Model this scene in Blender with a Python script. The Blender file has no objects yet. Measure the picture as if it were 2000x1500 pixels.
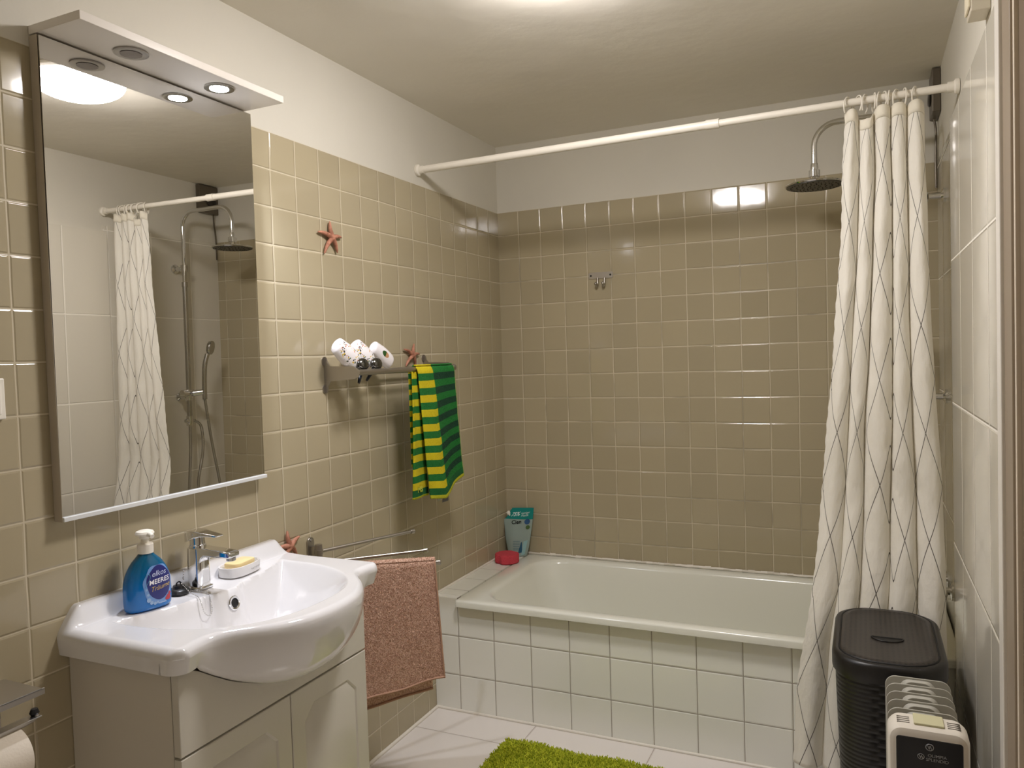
import bpy, math, random
from mathutils import Vector, Matrix, noise
random.seed(7)
PI = math.pi
S = bpy.context.scene
C = S.collection

# ------------------------------------------------------------------ camera
cam = bpy.data.cameras.new('camera')
cam.sensor_width = 36.0
cam.lens = 1501.04 / 2000 * 36.0
cam.clip_start = 0.02
camo = bpy.data.objects.new('camera', cam)
C.objects.link(camo)
_r = Vector((0.90859077, 0.41650152, -0.03145309))
_u = Vector((0.01327124, 0.04647811, 0.99883115))
_f = Vector((-0.41747657, 0.90794618, -0.03670209))
camo.matrix_world = Matrix((( _r.x, _u.x, -_f.x, 1.55718), (_r.y, _u.y, -_f.y, -3.28258),
                            (_r.z, _u.z, -_f.z, 1.37901), (0, 0, 0, 1)))
S.camera = camo

# ------------------------------------------------------------------ world, colour, exposure
wd = bpy.data.worlds.new('world'); S.world = wd; wd.use_nodes = True
wd.node_tree.nodes['Background'].inputs[0].default_value = (0.5, 0.48, 0.45, 1)
wd.node_tree.nodes['Background'].inputs[1].default_value = 0.0
S.view_settings.view_transform = 'Standard'
S.view_settings.look = 'None'
S.view_settings.gamma = 1
S.view_settings.use_curve_mapping = False
S.view_settings.exposure = 1.15
S.cycles.use_denoising = True
S.cycles.max_bounces = 10
S.cycles.diffuse_bounces = 8
S.cycles.glossy_bounces = 5
S.cycles.sample_clamp_indirect = 4.0
LAMP_E = 40.0          # ceiling dome emission
SPOT_W = 16.0           # lit canopy spotlight
LAMP_COL = (1.0, 0.945, 0.93)

# ------------------------------------------------------------------ small helpers
def lin(c):
    return c / 12.92 if c <= 0.04045 else ((c + 0.055) / 1.055) ** 2.4
def rgb(r, g, b):
    return (lin(r / 255), lin(g / 255), lin(b / 255), 1)
def sstep(a, b, x):
    t = max(0.0, min(1.0, (x - a) / (b - a))); return t * t * (3 - 2 * t)
def lerp(a, b, t): return a + (b - a) * t
def interp(tab, x):
    if x <= tab[0][0]: return tab[0][1]
    for (a, fa), (b, fb) in zip(tab, tab[1:]):
        if x <= b:
            return lerp(fa, fb, (x - a) / (b - a))
    return tab[-1][1]
def hermite(tab, x):
    if x <= tab[0][0]: return tab[0][1]
    n = len(tab)
    for i in range(n - 1):
        x0, y0 = tab[i]; x1, y1 = tab[i + 1]
        if x <= x1:
            m0 = (y1 - tab[i - 1][1]) / (x1 - tab[i - 1][0]) if i > 0 else (y1 - y0) / (x1 - x0)
            m1 = (tab[i + 2][1] - y0) / (tab[i + 2][0] - x0) if i + 2 < n else (y1 - y0) / (x1 - x0)
            h = x1 - x0; t = (x - x0) / h
            return ((2*t**3-3*t*t+1)*y0 + (t**3-2*t*t+t)*h*m0 + (-2*t**3+3*t*t)*y1 + (t**3-t*t)*h*m1)
    return tab[-1][1]

class MB:
    """collects geometry in world coordinates; obj() links it as one mesh object"""
    def __init__(s): s.v = []; s.f = []; s.m = []; s.uv = {}
    def add(s, vs, fs, mi=0, M=None):
        o = len(s.v)
        s.v += [tuple(M @ Vector(p)) if M else tuple(p) for p in vs]
        s.f += [tuple(i + o for i in f) for f in fs]
        s.m += [mi] * len(fs)
        return o
    def box(s, x0, x1, y0, y1, z0, z1, mi=0, M=None):
        vs = [(x0,y0,z0),(x1,y0,z0),(x1,y1,z0),(x0,y1,z0),(x0,y0,z1),(x1,y0,z1),(x1,y1,z1),(x0,y1,z1)]
        s.add(vs, [(0,3,2,1),(4,5,6,7),(0,1,5,4),(1,2,6,5),(2,3,7,6),(3,0,4,7)], mi, M); return s
    def tube(s, pts, r, n=16, mi=0, cap=True, closed=False):
        P = [Vector(p) for p in pts]; k = len(P)
        R = r if isinstance(r, (list, tuple)) else [r] * k
        up = None; rings = []
        for i in range(k):
            if closed: t = (P[(i+1) % k] - P[i-1])
            else: t = P[min(i+1, k-1)] - P[max(i-1, 0)]
            t = t.normalized() if t.length > 1e-9 else Vector((0,0,1))
            if up is None:
                up = Vector((0,0,1)) if abs(t.z) < .9 else Vector((1,0,0))
            a = (up - t * up.dot(t))
            if a.length < 1e-6: a = t.orthogonal()
            a.normalize(); b = t.cross(a); up = a
            rings.append([P[i] + a * (R[i] * math.cos(2*PI*j/n)) + b * (R[i] * math.sin(2*PI*j/n)) for j in range(n)])
        vs = [p for rg in rings for p in rg]; fs = []
        for i in range(k if closed else k - 1):
            for j in range(n):
                a = i*n+j; b = i*n+(j+1) % n; i2 = (i+1) % k
                fs.append((a, b, i2*n+(j+1) % n, i2*n+j))
        if cap and not closed:
            fs.append(tuple(range(n))[::-1]); fs.append(tuple((k-1)*n+j for j in range(n)))
        s.add(vs, fs, mi); return s
    def lathe(s, prof, M=None, n=40, mi=0, sx=1.0, sy=1.0):
        """profile of (r, z) about z; closes at the ends if r is 0"""
        vs = []; fs = []
        for (r, z) in prof:
            for j in range(n):
                vs.append((r*sx*math.cos(2*PI*j/n), r*sy*math.sin(2*PI*j/n), z))
        for i in range(len(prof)-1):
            for j in range(n):
                a = i*n+j; b = i*n+(j+1) % n
                fs.append((a, b, b+n, a+n))
        fs.append(tuple(range(n))[::-1]); fs.append(tuple((len(prof)-1)*n+j for j in range(n)))
        s.add(vs, fs, mi, M); return s
    def loops(s, lps, mi=0, cap0=True, cap1=True, M=None):
        n = len(lps[0]); vs = [p for l in lps for p in l]; fs = []
        for i in range(len(lps)-1):
            for j in range(n):
                a = i*n+j; b = i*n+(j+1) % n
                fs.append((a, b, b+n, a+n))
        if cap0: fs.append(tuple(range(n))[::-1])
        if cap1: fs.append(tuple((len(lps)-1)*n+j for j in range(n)))
        s.add(vs, fs, mi, M); return s
    def grid(s, fn, nu, nv, mi=0, uvfn=None, flip=False):
        o = len(s.v); vs = []; fs = []
        for i in range(nu+1):
            for j in range(nv+1):
                vs.append(fn(i/nu, j/nv))
                if uvfn: s.uv[o + len(vs)-1] = uvfn(i/nu, j/nv)
        for i in range(nu):
            for j in range(nv):
                a = i*(nv+1)+j
                q = (a, a+nv+1, a+nv+2, a+1)
                fs.append(q[::-1] if flip else q)
        s.add(vs, fs, mi); return s

def world_of(o):
    p = Vector((0,0,0))
    while o: p += Vector(o.location); o = o.parent
    return p
def tag(o, label=None, cat=None, group=None, kind=None):
    if label: o['label'] = label
    if cat: o['category'] = cat
    if group: o['group'] = group
    if kind: o['kind'] = kind
    return o
def obj(name, mb, mats, parent=None, smooth=30, bevel=0, seg=2, sub=0, label=None, cat=None, group=None, kind=None, solid=0, fix=True):
    if parent is not None: base = world_of(parent)
    else:
        xs = [p[0] for p in mb.v]; ys = [p[1] for p in mb.v]; zs = [p[2] for p in mb.v]
        base = Vector(((min(xs)+max(xs))/2, (min(ys)+max(ys))/2, min(zs)))
    me = bpy.data.meshes.new(name)
    me.from_pydata([(p[0]-base.x, p[1]-base.y, p[2]-base.z) for p in mb.v], [], mb.f)
    mats = mats if isinstance(mats, (list, tuple)) else [mats]
    for m in mats: me.materials.append(m)
    if len(mats) > 1:
        me.polygons.foreach_set('material_index', mb.m)
    if mb.uv:
        uv = me.uv_layers.new(name='UVMap')
        for l in me.loops:
            uv.data[l.index].uv = mb.uv.get(l.vertex_index, (0, 0))
    me.validate()
    if fix:
        import bmesh
        bm = bmesh.new(); bm.from_mesh(me); bmesh.ops.recalc_face_normals(bm, faces=bm.faces[:]); bm.to_mesh(me); bm.free()
    if smooth:
        me.shade_smooth() if hasattr(me, 'shade_smooth') else None
        me.set_sharp_from_angle(angle=math.radians(smooth))
    o = bpy.data.objects.new(name, me); C.objects.link(o)
    if parent is not None: o.parent = parent
    else: o.location = base
    if bevel:
        b = o.modifiers.new('bevel', 'BEVEL'); b.width = bevel; b.segments = seg; b.limit_method = 'ANGLE'; b.angle_limit = math.radians(40)
        b.harden_normals = False
    if sub:
        m = o.modifiers.new('sub', 'SUBSURF'); m.levels = sub; m.render_levels = sub
    if solid:
        m = o.modifiers.new('solid', 'SOLIDIFY'); m.thickness = solid; m.offset = 0
    tag(o, label, cat, group, kind)
    return o
def thing(name, loc, label, cat, group=None, kind=None):
    o = bpy.data.objects.new(name, None); C.objects.link(o); o.location = loc
    o.empty_display_size = 0.05
    return tag(o, label, cat, group, kind)

def rrect(x0, x1, y0, y1, r, z, n=6):
    pts = []
    for (cx, cy, a0) in ((x1-r, y1-r, 0), (x0+r, y1-r, 90), (x0+r, y0+r, 180), (x1-r, y0+r, 270)):
        for i in range(n+1):
            a = math.radians(a0 + 90*i/n); pts.append((cx+r*math.cos(a), cy+r*math.sin(a), z))
    return pts
def axisM(p, d):
    d = Vector(d).normalized()
    return Matrix.Translation(Vector(p)) @ d.to_track_quat('Z', 'Y').to_matrix().to_4x4()
def arc(c, r, a0, a1, n, ax='xz', k=0):
    out = []
    for i in range(n+1):
        a = math.radians(lerp(a0, a1, i/n))
        if ax == 'xz': out.append((c[0]+r*math.cos(a), c[1], c[2]+r*math.sin(a)))
        if ax == 'yz': out.append((c[0], c[1]+r*math.cos(a), c[2]+r*math.sin(a)))
        if ax == 'xy': out.append((c[0]+r*math.cos(a), c[1]+r*math.sin(a), c[2]))
    return out
def spline(pts, n=8):
    P = [Vector(p) for p in pts]; P = [P[0]*2-P[1]] + P + [P[-1]*2-P[-2]]; out = []
    for i in range(1, len(P)-2):
        for k in range(n):
            t = k/n
            out.append(0.5*((2*P[i])+(-P[i-1]+P[i+1])*t+(2*P[i-1]-5*P[i]+4*P[i+1]-P[i+2])*t*t+(-P[i-1]+3*P[i]-3*P[i+1]+P[i+2])*t**3))
    out.append(P[-2]); return out

def text_mesh(body, size, font_shear=0.0, bold=0.0, extrude=0.0, spacing=1.0, align='CENTER'):
    cu = bpy.data.curves.new('lettering', 'FONT'); cu.body = body; cu.size = size; cu.align_x = align; cu.align_y = 'CENTER'
    cu.shear = font_shear; cu.offset = bold; cu.extrude = extrude; cu.space_character = spacing; cu.resolution_u = 3
    t = bpy.data.objects.new('lettering', cu); C.objects.link(t)
    dg = bpy.context.evaluated_depsgraph_get(); dg.update()
    me = bpy.data.meshes.new_from_object(t.evaluated_get(dg))
    vs = [tuple(v.co) for v in me.vertices]; fs = [tuple(p.vertices) for p in me.polygons]
    bpy.data.objects.remove(t); bpy.data.curves.remove(cu); bpy.data.meshes.remove(me)
    return vs, fs

# ------------------------------------------------------------------ materials
def mat(name, col, rough=0.5, metal=0.0, **kw):
    m = bpy.data.materials.new(name); m.use_nodes = True
    b = m.node_tree.nodes['Principled BSDF']
    b.inputs['Base Color'].default_value = col
    b.inputs['Roughness'].default_value = rough
    b.inputs['Metallic'].default_value = metal
    for k, v in kw.items():
        b.inputs[k.replace('_', ' ')].default_value = v
    return m
class NT:
    def __init__(s, m): s.m = m; s.t = m.node_tree; s.b = s.t.nodes['Principled BSDF']
    def n(s, typ, **kw):
        nd = s.t.nodes.new(typ)
        for k, v in kw.items(): setattr(nd, k, v)
        return nd
    def link(s, a, b): s.t.links.new(a, b)
    def math(s, op, a, b=None, c=None, clamp=False):
        nd = s.n('ShaderNodeMath', operation=op); nd.use_clamp = clamp
        for i, v in enumerate((a, b, c)):
            if v is None: continue
            if isinstance(v, (int, float)): nd.inputs[i].default_value = v
            else: s.link(v, nd.inputs[i])
        return nd.outputs[0]
    def maprange(s, v, a, b, c=0.0, d=1.0, smooth=True):
        nd = s.n('ShaderNodeMapRange'); nd.interpolation_type = 'SMOOTHSTEP' if smooth else 'LINEAR'
        s.link(v, nd.inputs[0])
        for i, q in enumerate((a, b, c, d)): nd.inputs[i+1].default_value = q
        return nd.outputs[0]
    def mix(s, fac, a, b, blend='MIX'):
        nd = s.n('ShaderNodeMix', data_type='RGBA', blend_type=blend)
        ia, ib = nd.inputs[6], nd.inputs[7]
        if isinstance(fac, (int, float)): nd.inputs[0].default_value = fac
        else: s.link(fac, nd.inputs[0])
        for i, v in ((ia, a), (ib, b)):
            if isinstance(v, (tuple, list)): i.default_value = v
            else: s.link(v, i)
        return nd.outputs[2]
    def noise(s, vec, scale, detail=2.0, rough=0.5):
        nd = s.n('ShaderNodeTexNoise'); nd.inputs['Scale'].default_value = scale
        nd.inputs['Detail'].default_value = detail; nd.inputs['Roughness'].default_value = rough
        if vec is not None: s.link(vec, nd.inputs['Vector'])
        return nd.outputs[0]
    def bump(s, h, strength, dist, nrm=None):
        nd = s.n('ShaderNodeBump'); nd.inputs['Strength'].default_value = strength; nd.inputs['Distance'].default_value = dist
        s.link(h, nd.inputs['Height'])
        if nrm is not None: s.link(nrm, nd.inputs['Normal'])
        return nd.outputs[0]
    def pos(s): return s.n('ShaderNodeNewGeometry').outputs['Position']
    def sep(s, v):
        nd = s.n('ShaderNodeSeparateXYZ'); s.link(v, nd.inputs[0]); return nd.outputs

def tile_mat(name, ax, pu, ou, av, pv, ov, gw, col, grout, rough=0.1, var=0.05, wav=0.0006, wscale=11.0, dark_grout=0.0, wobble=0.0, toprow=0.0):
    m = mat(name, col, rough, Specular_IOR_Level=0.5); t = NT(m)
    P = t.pos(); c = t.sep(P)
    wob = t.math('MULTIPLY', t.math('SUBTRACT', t.noise(P, 7.0, 1.0), 0.5), wobble)
    u = t.math('DIVIDE', t.math('SUBTRACT', t.math('ADD', c[ax], wob), ou), pu)
    v = t.math('DIVIDE', t.math('SUBTRACT', t.math('ADD', c[av], wob), ov), pv)
    du = t.math('MULTIPLY', t.math('PINGPONG', u, 0.5), pu)
    dv = t.math('MULTIPLY', t.math('PINGPONG', v, 0.5), pv)
    d = t.math('MINIMUM', du, dv)
    mask = t.maprange(d, gw*0.35, gw*0.6)                      # 0 in the joint, 1 on the glaze
    cell = t.n('ShaderNodeCombineXYZ')
    t.link(t.math('FLOOR', u), cell.inputs[0]); t.link(t.math('FLOOR', v), cell.inputs[1])
    wn = t.n('ShaderNodeTexWhiteNoise', noise_dimensions='3D'); t.link(cell.outputs[0], wn.inputs[0])
    vv = t.maprange(wn.outputs[0], 0, 1, 1-var, 1+var, False)
    tint = t.n('ShaderNodeHueSaturation'); tint.inputs['Color'].default_value = col
    t.link(vv, tint.inputs['Value'])
    g = t.mix(t.maprange(t.noise(P, 5.0, 3.0), 0.5, 0.68), grout, tuple(x*(1-dark_grout) for x in grout[:3])+(1,))
    t.link(t.mix(mask, g, tint.outputs[0]), t.b.inputs['Base Color'])
    t.link(t.maprange(mask, 0, 1, 0.6, rough, False), t.b.inputs['Roughness'])
    edge = t.maprange(d, gw*0.4, gw*0.5+0.004)
    # each tile sits at its own slight angle, and the glaze is a little wavy
    w = t.noise(P, wscale, 2.0)
    tl = t.math('ADD', t.math('MULTIPLY', t.math('SUBTRACT', t.sep(wn.outputs['Color'])[0], 0.5), t.math('FRACT', u)),
                t.math('MULTIPLY', t.math('SUBTRACT', t.sep(wn.outputs['Color'])[1], 0.5), t.math('FRACT', v)))
    h = t.math('ADD', t.math('ADD', t.math('MULTIPLY', edge, 0.0012), t.maprange(c[2], 1.939, 2.0476, 0, -toprow, False)), t.math('ADD', t.math('MULTIPLY', w, wav), t.math('MULTIPLY', tl, 0.0006)))
    t.link(t.bump(h, 1.0, 1.0), t.b.inputs['Normal'])
    return m
BEIGE = rgb(174, 163, 136); GROUT = rgb(206, 196, 172)
m_tback = tile_mat('beige_tiles_back', 0, .11, -.0045, 2, .1085, 2.0476, .003, BEIGE, GROUT, 0.10, dark_grout=0.45, wobble=.004, toprow=.0012)
m_tleft = tile_mat('beige_tiles_left', 1, .1094, .0061, 2, .1085, 2.0476, .0032, BEIGE, GROUT, 0.10, wobble=.004, toprow=.0012)
m_ttub = tile_mat('white_tub_tiles', 0, .1528, -.0435, 2, .1528, .449, .003, rgb(238, 238, 230), rgb(158, 150, 138), 0.16, 0.02, .0003, wobble=.002)
m_tledge = tile_mat('white_ledge_tiles', 0, 5.0, -1.0, 1, .1528, -.15, .003, rgb(228, 228, 218), rgb(160, 152, 140), 0.2, 0.02, .0003)
m_tright = tile_mat('white_wall_tiles', 1, .25, -.945, 2, .41, 1.613, .0045, rgb(216, 211, 198), rgb(244, 240, 230), 0.06, 0.02, .00015, 5.0)
m_floor = tile_mat('pale_floor_tiles', 0, .448, .427, 1, .448, -.872, .003, rgb(226, 220, 214), rgb(168, 156, 146), 0.22, 0.02, .0003)

def plaster(name, col, bs=.0006, scale=30):
    m = mat(name, col, .75); t = NT(m); P = t.pos()
    h = t.math('ADD', t.math('MULTIPLY', t.noise(P, scale, 4.0), 1.0), t.math('MULTIPLY', t.noise(P, 4.0, 2.0), 4.0))
    t.link(t.bump(h, 1.0, bs), t.b.inputs['Normal'])
    n = t.noise(P, 1.7, 3.0)
    t.link(t.mix(t.maprange(n, .35, .7), col, tuple(x*.95 for x in col[:3])+(1,)), t.b.inputs['Base Color'])
    return m
m_paint = plaster('cream_wall_paint', rgb(216, 212, 200))
m_ceil = plaster('ceiling_paint', rgb(228, 223, 211), .0014, 20)

m_white = mat('white_lacquer', rgb(232, 228, 220), .28)
m_whitegloss = mat('white_gloss_laminate', rgb(208, 204, 193), .2)
m_plastic = mat('white_plastic', rgb(235, 230, 218), .35)
m_ceramic = mat('white_ceramic', rgb(226, 225, 226), .07, Coat_Weight=0.4, Coat_Roughness=0.03)
m_enamel = mat('tub_enamel', rgb(226, 226, 214), .16)
m_chrome = mat('chrome', (.78, .78, .78, 1), .07, 1.0)
m_dullchrome = mat('dull_chrome', (.55, .54, .52, 1), .22, 1.0)
m_steel = mat('brushed_steel', (.46, .43, .39, 1), .34, 1.0)
m_alu = mat('satin_aluminium', (.80, .80, .80, 1), .3, 1.0)
m_black = mat('black_rubber', rgb(24, 24, 26), .35)
m_dark = mat('dark_hole', rgb(12, 11, 10), .6)
m_mirror = mat('mirror_silver', (.80, .79, .765, 1), .0, 1.0)
m_led = bpy.data.materials.new('lit_led_lens'); m_led.use_nodes = True
def emis(m, col, e):
    b = m.node_tree.nodes['Principled BSDF']; b.inputs['Base Color'].default_value = (.8, .8, .8, 1)
    b.inputs['Emission Color'].default_value = (*col, 1); b.inputs['Emission Strength'].default_value = e
emis(m_led, (.92, .93, 1.0), 60)
m_dome = bpy.data.materials.new('lit_opal_glass'); m_dome.use_nodes = True; emis(m_dome, LAMP_COL, LAMP_E)

# ------------------------------------------------------------------ room shell
XR = 1.815; ZC = 2.354; YN = -3.75; ZT = 2.0476
b = MB(); b.box(-.12, 0, YN, .12, -.1, ZT); b.box(-.12, 0, YN, .12, ZT, ZC, 1)
obj('wall_left', b, [m_tleft, m_paint], kind='structure', smooth=0, fix=True)
b = MB(); b.box(0, XR, 0, .12, -.1, ZT); b.box(0, XR, 0, .12, ZT, ZC, 1)
obj('wall_back', b, [m_tback, m_paint], kind='structure', smooth=0)
b = MB(); b.box(XR, XR+.12, -1.74, .12, -.1, ZC); b.box(XR, XR+.12, YN, -1.74, 2.06, ZC)
b.box(XR, XR+.12, YN, -2.66, -.1, 2.06)
wr = obj('wall_right', b, [m_paint], kind='structure', smooth=0)
b = MB(); b.box(1.811, XR, -.716, 0, 0, 2.045)
obj('alcove_tiling', b, m_tright, wr, smooth=0)
b = MB(); b.box(1.788, XR, -1.61, -.716, 0, 2.012)
obj('tiling', b, m_tright, wr, smooth=0)
b = MB(); b.box(-.12, XR+.12, YN-.12, YN, -.1, ZC)
obj('wall_near', b, m_paint, kind='structure', smooth=0)
b = MB(); b.box(-.12, XR+.12, YN-.12, .12, -.12, 0)
obj('floor', b, m_floor, kind='structure', smooth=0)
b = MB(); b.box(-.12, XR+.12, YN-.12, .12, ZC, ZC+.1)
obj('ceiling', b, m_ceil, kind='structure', smooth=0)
# plaster cornice lip above the tiled part of the left wall is flush; silicone line between floor and tub front
m_sil = mat('white_silicone', rgb(226, 220, 208), .35)
b = MB(); b.box(1.780, XR, -1.652, -1.61, 0, 2.02)
obj('trim_1', b, m_white, kind='structure', smooth=0, bevel=.002)
m_casing = mat('mauve_grey_casing', rgb(150, 136, 118), .4)
m_bead = mat('pale_bead', rgb(226, 214, 196), .35)
m_leaf = mat('brown_grey_door', rgb(118, 102, 84), .4)
d1 = thing('door_1', (1.81, -2.2, 0), None, None, kind='structure')
b = MB(); b.box(1.786, XR+.12, -1.731, -1.652, 0, 2.06); b.box(1.786, XR+.12, -2.66, -2.581, 0, 2.06); b.box(1.786, XR+.12, -2.581, -1.731, 2.0, 2.06)
obj('door_casing', b, m_casing, d1, smooth=0, bevel=.002)
b = MB(); b.box(1.790, 1.80, -1.744, -1.731, 0, 2.0)
obj('door_bead', b, m_bead, d1, smooth=0, bevel=.001)
b = MB(); b.box(1.797, 1.84, -2.581, -1.744, 0.004, 2.0)
dl = obj('door_leaf', b, m_leaf, d1, smooth=0, bevel=.002)
b = MB(); b.tube([(1.797, -2.5, 1.04), (1.755, -2.5, 1.04), (1.75, -2.49, 1.04), (1.75, -2.38, 1.04)], .009)
obj('door_handle', b, m_steel, dl)

# ------------------------------------------------------------------ ceiling lamp
lamp = thing('ceiling_lamp', (.89, -1.50, ZC-.001), 'round white opal dome lamp glowing on the ceiling, seen in the mirror', 'lamp')
b = MB(); b.lathe([(.15, 0), (.153, -.012), (.145, -.018)], Matrix.Translation((.89, -1.50, ZC-.001)), 48)
obj('lamp_base', b, m_white, lamp)
b = MB(); b.lathe([(.145*math.cos(a*PI/2/10), -.018-.060*math.sin(a*PI/2/10)) for a in range(10)] + [(.002, -.078)], Matrix.Translation((.89, -1.50, ZC-.001)), 48)
obj('opal_dome', b, m_dome, lamp)

# ------------------------------------------------------------------ bathtub
TZ = .449
tub = thing('bathtub', (.95, -.36, 0), 'cream white enamelled bathtub set against the back wall', 'bathtub')
def tub_loop(x0, x1, y0, y1, r, z): return rrect(x0, x1, y0, y1, r, z, 10)
X0, X1, Y0, Y1 = .112, 1.806, -.735, -.006
b = MB()
lp = [tub_loop(X0, X1, Y0, Y1, .012, TZ-.026), tub_loop(X0, X1, Y0, Y1, .012, TZ-.008), tub_loop(X0+.002, X1-.002, Y0+.002, Y1-.002, .012, TZ-.003),
      tub_loop(X0+.008, X1-.008, Y0+.008, Y1-.008, .014, TZ)]
IX0, IX1, IY0, IY1 = .20, 1.735, -.675, -.062
lp += [tub_loop(IX0-.022, IX1+.018, IY0-.018, IY1+.018, .15, TZ-.001), tub_loop(IX0-.008, IX1+.006, IY0-.006, IY1+.006, .14, TZ-.005),
       tub_loop(IX0, IX1, IY0, IY1, .14, TZ-.018), tub_loop(IX0+.03, IX1-.012, IY0+.012, IY1-.012, .14, TZ-.09),
       tub_loop(IX0+.09, IX1-.03, IY0+.03, IY1-.03, .14, TZ-.22), tub_loop(IX0+.16, IX1-.05, IY0+.05, IY1-.05, .14, TZ-.33),
       tub_loop(IX0+.22, IX1-.08, IY0+.08, IY1-.08, .13, TZ-.375), tub_loop(IX0+.30, IX1-.14, IY0+.14, IY1-.14, .10, TZ-.388)]
b.loops(lp, cap0=False)
obj('tub_shell', b, m_enamel, tub, smooth=50, fix=False)
b = MB(); b.lathe([(.001, 0), (.028, 0), (.030, -.003)], Matrix.Translation((1.50, -.36, TZ-.384)), 24)
obj('drain', b, m_chrome, tub)
b = MB(); b.box(.005, XR-.002, -.008, -.001, TZ-.012, TZ+.005)
for k in range(70):
    x = .03+k*.0253; b.tube([(x-.013, -.0085, TZ+.004), (x+.013, -.0085, TZ+.004+random.uniform(-.001, .002))], random.uniform(.004, .007), 6)
obj('silicone_joint', b, m_sil, tub, smooth=60)
# tiled front and ledge
sur = thing('tub_surround', (.95, -.70, 0), 'white tiled front panel and left ledge enclosing the bathtub', 'tub panel', kind='structure')
b = MB(); b.box(.001, XR-.001, -.7035, -.672, 0, TZ-.028); b.box(.001, .1085, -.7035, -.6735, TZ-.028, TZ-.002)
obj('tiled_front', b, m_ttub, sur, smooth=0)
b = MB(); b.box(.001, .1085, -.6735, -.001, TZ-.05, TZ-.001)
obj('tiled_ledge', b, m_tledge, sur, smooth=0)
b = MB(); b.tube([(.001, -.7045, .003), (1.80, -.7045, .003)], .006, 8); b.tube([(.004, -.70, .003), (.004, -2.2, .003)], .007, 8)
b.tube([(.004, -.70, TZ), (.004, -.01, TZ)], .006, 8)
obj('silicone_bead', b, m_sil, sur, smooth=60)

# ------------------------------------------------------------------ shower curtain rod
rod = thing('curtain_rod', (.9, -.711, 2.103), 'white telescopic curtain rod spanning the room above the bathtub', 'curtain rod')
def rz(x): return 2.103 + .008*(x/1.8)
b = MB(); b.tube([(.012, -.711, rz(0)), (1.13, -.711, rz(1.13))], .0135, 20)
obj('tube', b, m_plastic, rod)
b = MB(); b.tube([(1.10, -.711, rz(1.1)), (1.808, -.711, rz(1.8))], .0115, 20); b.tube([(1.098, -.711, rz(1.1)), (1.14, -.711, rz(1.12))], .0155, 20)
obj('inner_tube', b, m_plastic, rod)
for x, s in ((.001, 1), (1.8135, -1)):
    b = MB(); b.lathe([(.021, 0), (.022, .003), (.021, .010), (.0155, .014), (.015, .03)], axisM((x, -.711, rz(x)), (s, 0, 0)), 32)
    obj('end_flange', b, m_plastic, rod)

# ------------------------------------------------------------------ shower curtain
def cloth_mat():
    m = mat('printed_curtain_fabric', rgb(248, 245, 236), .8); t = NT(m)
    uv = t.n('ShaderNodeTexCoord').outputs['UV']
    jit = t.n('ShaderNodeTexNoise'); jit.inputs['Scale'].default_value = 2.2; jit.inputs['Detail'].default_value = 1.0; t.link(uv, jit.inputs['Vector'])
    c = t.sep(uv)
    js = t.math('MULTIPLY', t.math('SUBTRACT', jit.outputs[0], .5), .10)
    u = t.math('ADD', t.math('DIVIDE', c[0], .200), js); v = t.math('DIVIDE', c[1], .318)
    out = None
    for sgn in ('ADD', 'SUBTRACT'):
        d = t.math('PINGPONG', t.math(sgn, u, v), 0.5)
        mk = t.maprange(d, .0075, .0135, 1, 0)
        out = mk if out is None else t.math('MAXIMUM', out, mk)
    t.link(t.mix(out, rgb(248, 245, 236), rgb(56, 50, 50)), t.b.inputs['Base Color'])
    P = t.pos()
    h = t.math('ADD', t.math('MULTIPLY', t.noise(uv, 11, 4.0), .012), t.math('MULTIPLY', t.noise(uv, 700, 1.0), .0001))
    t.link(t.bump(h, .7, 1.0), t.b.inputs['Normal'])
    # a little light passes through the cloth
    tr = t.n('ShaderNodeBsdfTranslucent'); tr.inputs[0].default_value = rgb(226, 220, 200)
    mx = t.n('ShaderNodeMixShader'); mx.inputs[0].default_value = .22
    t.link(t.b.outputs[0], mx.inputs[1]); t.link(tr.outputs[0], mx.inputs[2])
    t.link(mx.outputs[0], t.t.nodes['Material Output'].inputs[0])
    return m
m_cloth = cloth_mat()
xl_tab = [(0.0, 1.330), (.117, 1.339), (.285, 1.349), (.452, 1.370), (.652, 1.404), (.928, 1.430), (1.34, 1.466), (1.681, 1.493), (2.10, 1.513)]
xr_tab = [(0.0, 1.775), (.579, 1.763), (.943, 1.760), (1.183, 1.747), (1.542, 1.733), (1.779, 1.729), (2.10, 1.723)]
NF = 5
fold_w = [(0, 0), (1, .2), (2, .37), (3, .60), (4, .78), (5, 1.0)]       # mid-height fold borders
def curtain_pt(u, v):
    z = lerp(.075, 2.085, v)
    xl = hermite(xl_tab, z); xr = hermite(xr_tab, z)
    ph = u * NF
    # the left selvedge is a flat strip that widens downward
    n1 = noise.noise(Vector((ph*.7, z*.9, 3.1))); n2 = noise.noise(Vector((ph*.5, z*.7, 8.2)))
    pw = ph + .26*n1*(1-.3*v)
    a = 2*PI*pw
    low = 1-v
    amp = lerp(.021, .014, v) * (1+.5*n2)
    if u < .12: amp *= .35 + .65*sstep(0, .12, u)
    y = -.706 - amp*(2.0*abs(math.sin(a/2))**.75 - 1) - .060*sstep(.95, .5, z) - .012
    w = interp(fold_w, ph)
    x = lerp(xl, xr, w) + (-.004*math.sin(a))*(.6+.4*low) * min(1, (1-u)*8, u*8)
    x += .004*noise.noise(Vector((u*9, z*5, 1)))
    y += .006*noise.noise(Vector((u*7, z*6, 5)))
    if u < .02: x += .0012*math.sin(z*120)
    # gathered top edge sags between the rings
    if v > .93:
        sag = .034*sstep(.10, .28, u)*sstep(.45, .32, u) + .010*(1-abs(math.sin(a/2)))
        z -= sag*sstep(.93, 1.0, v)
    return (x, y, z)
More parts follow.
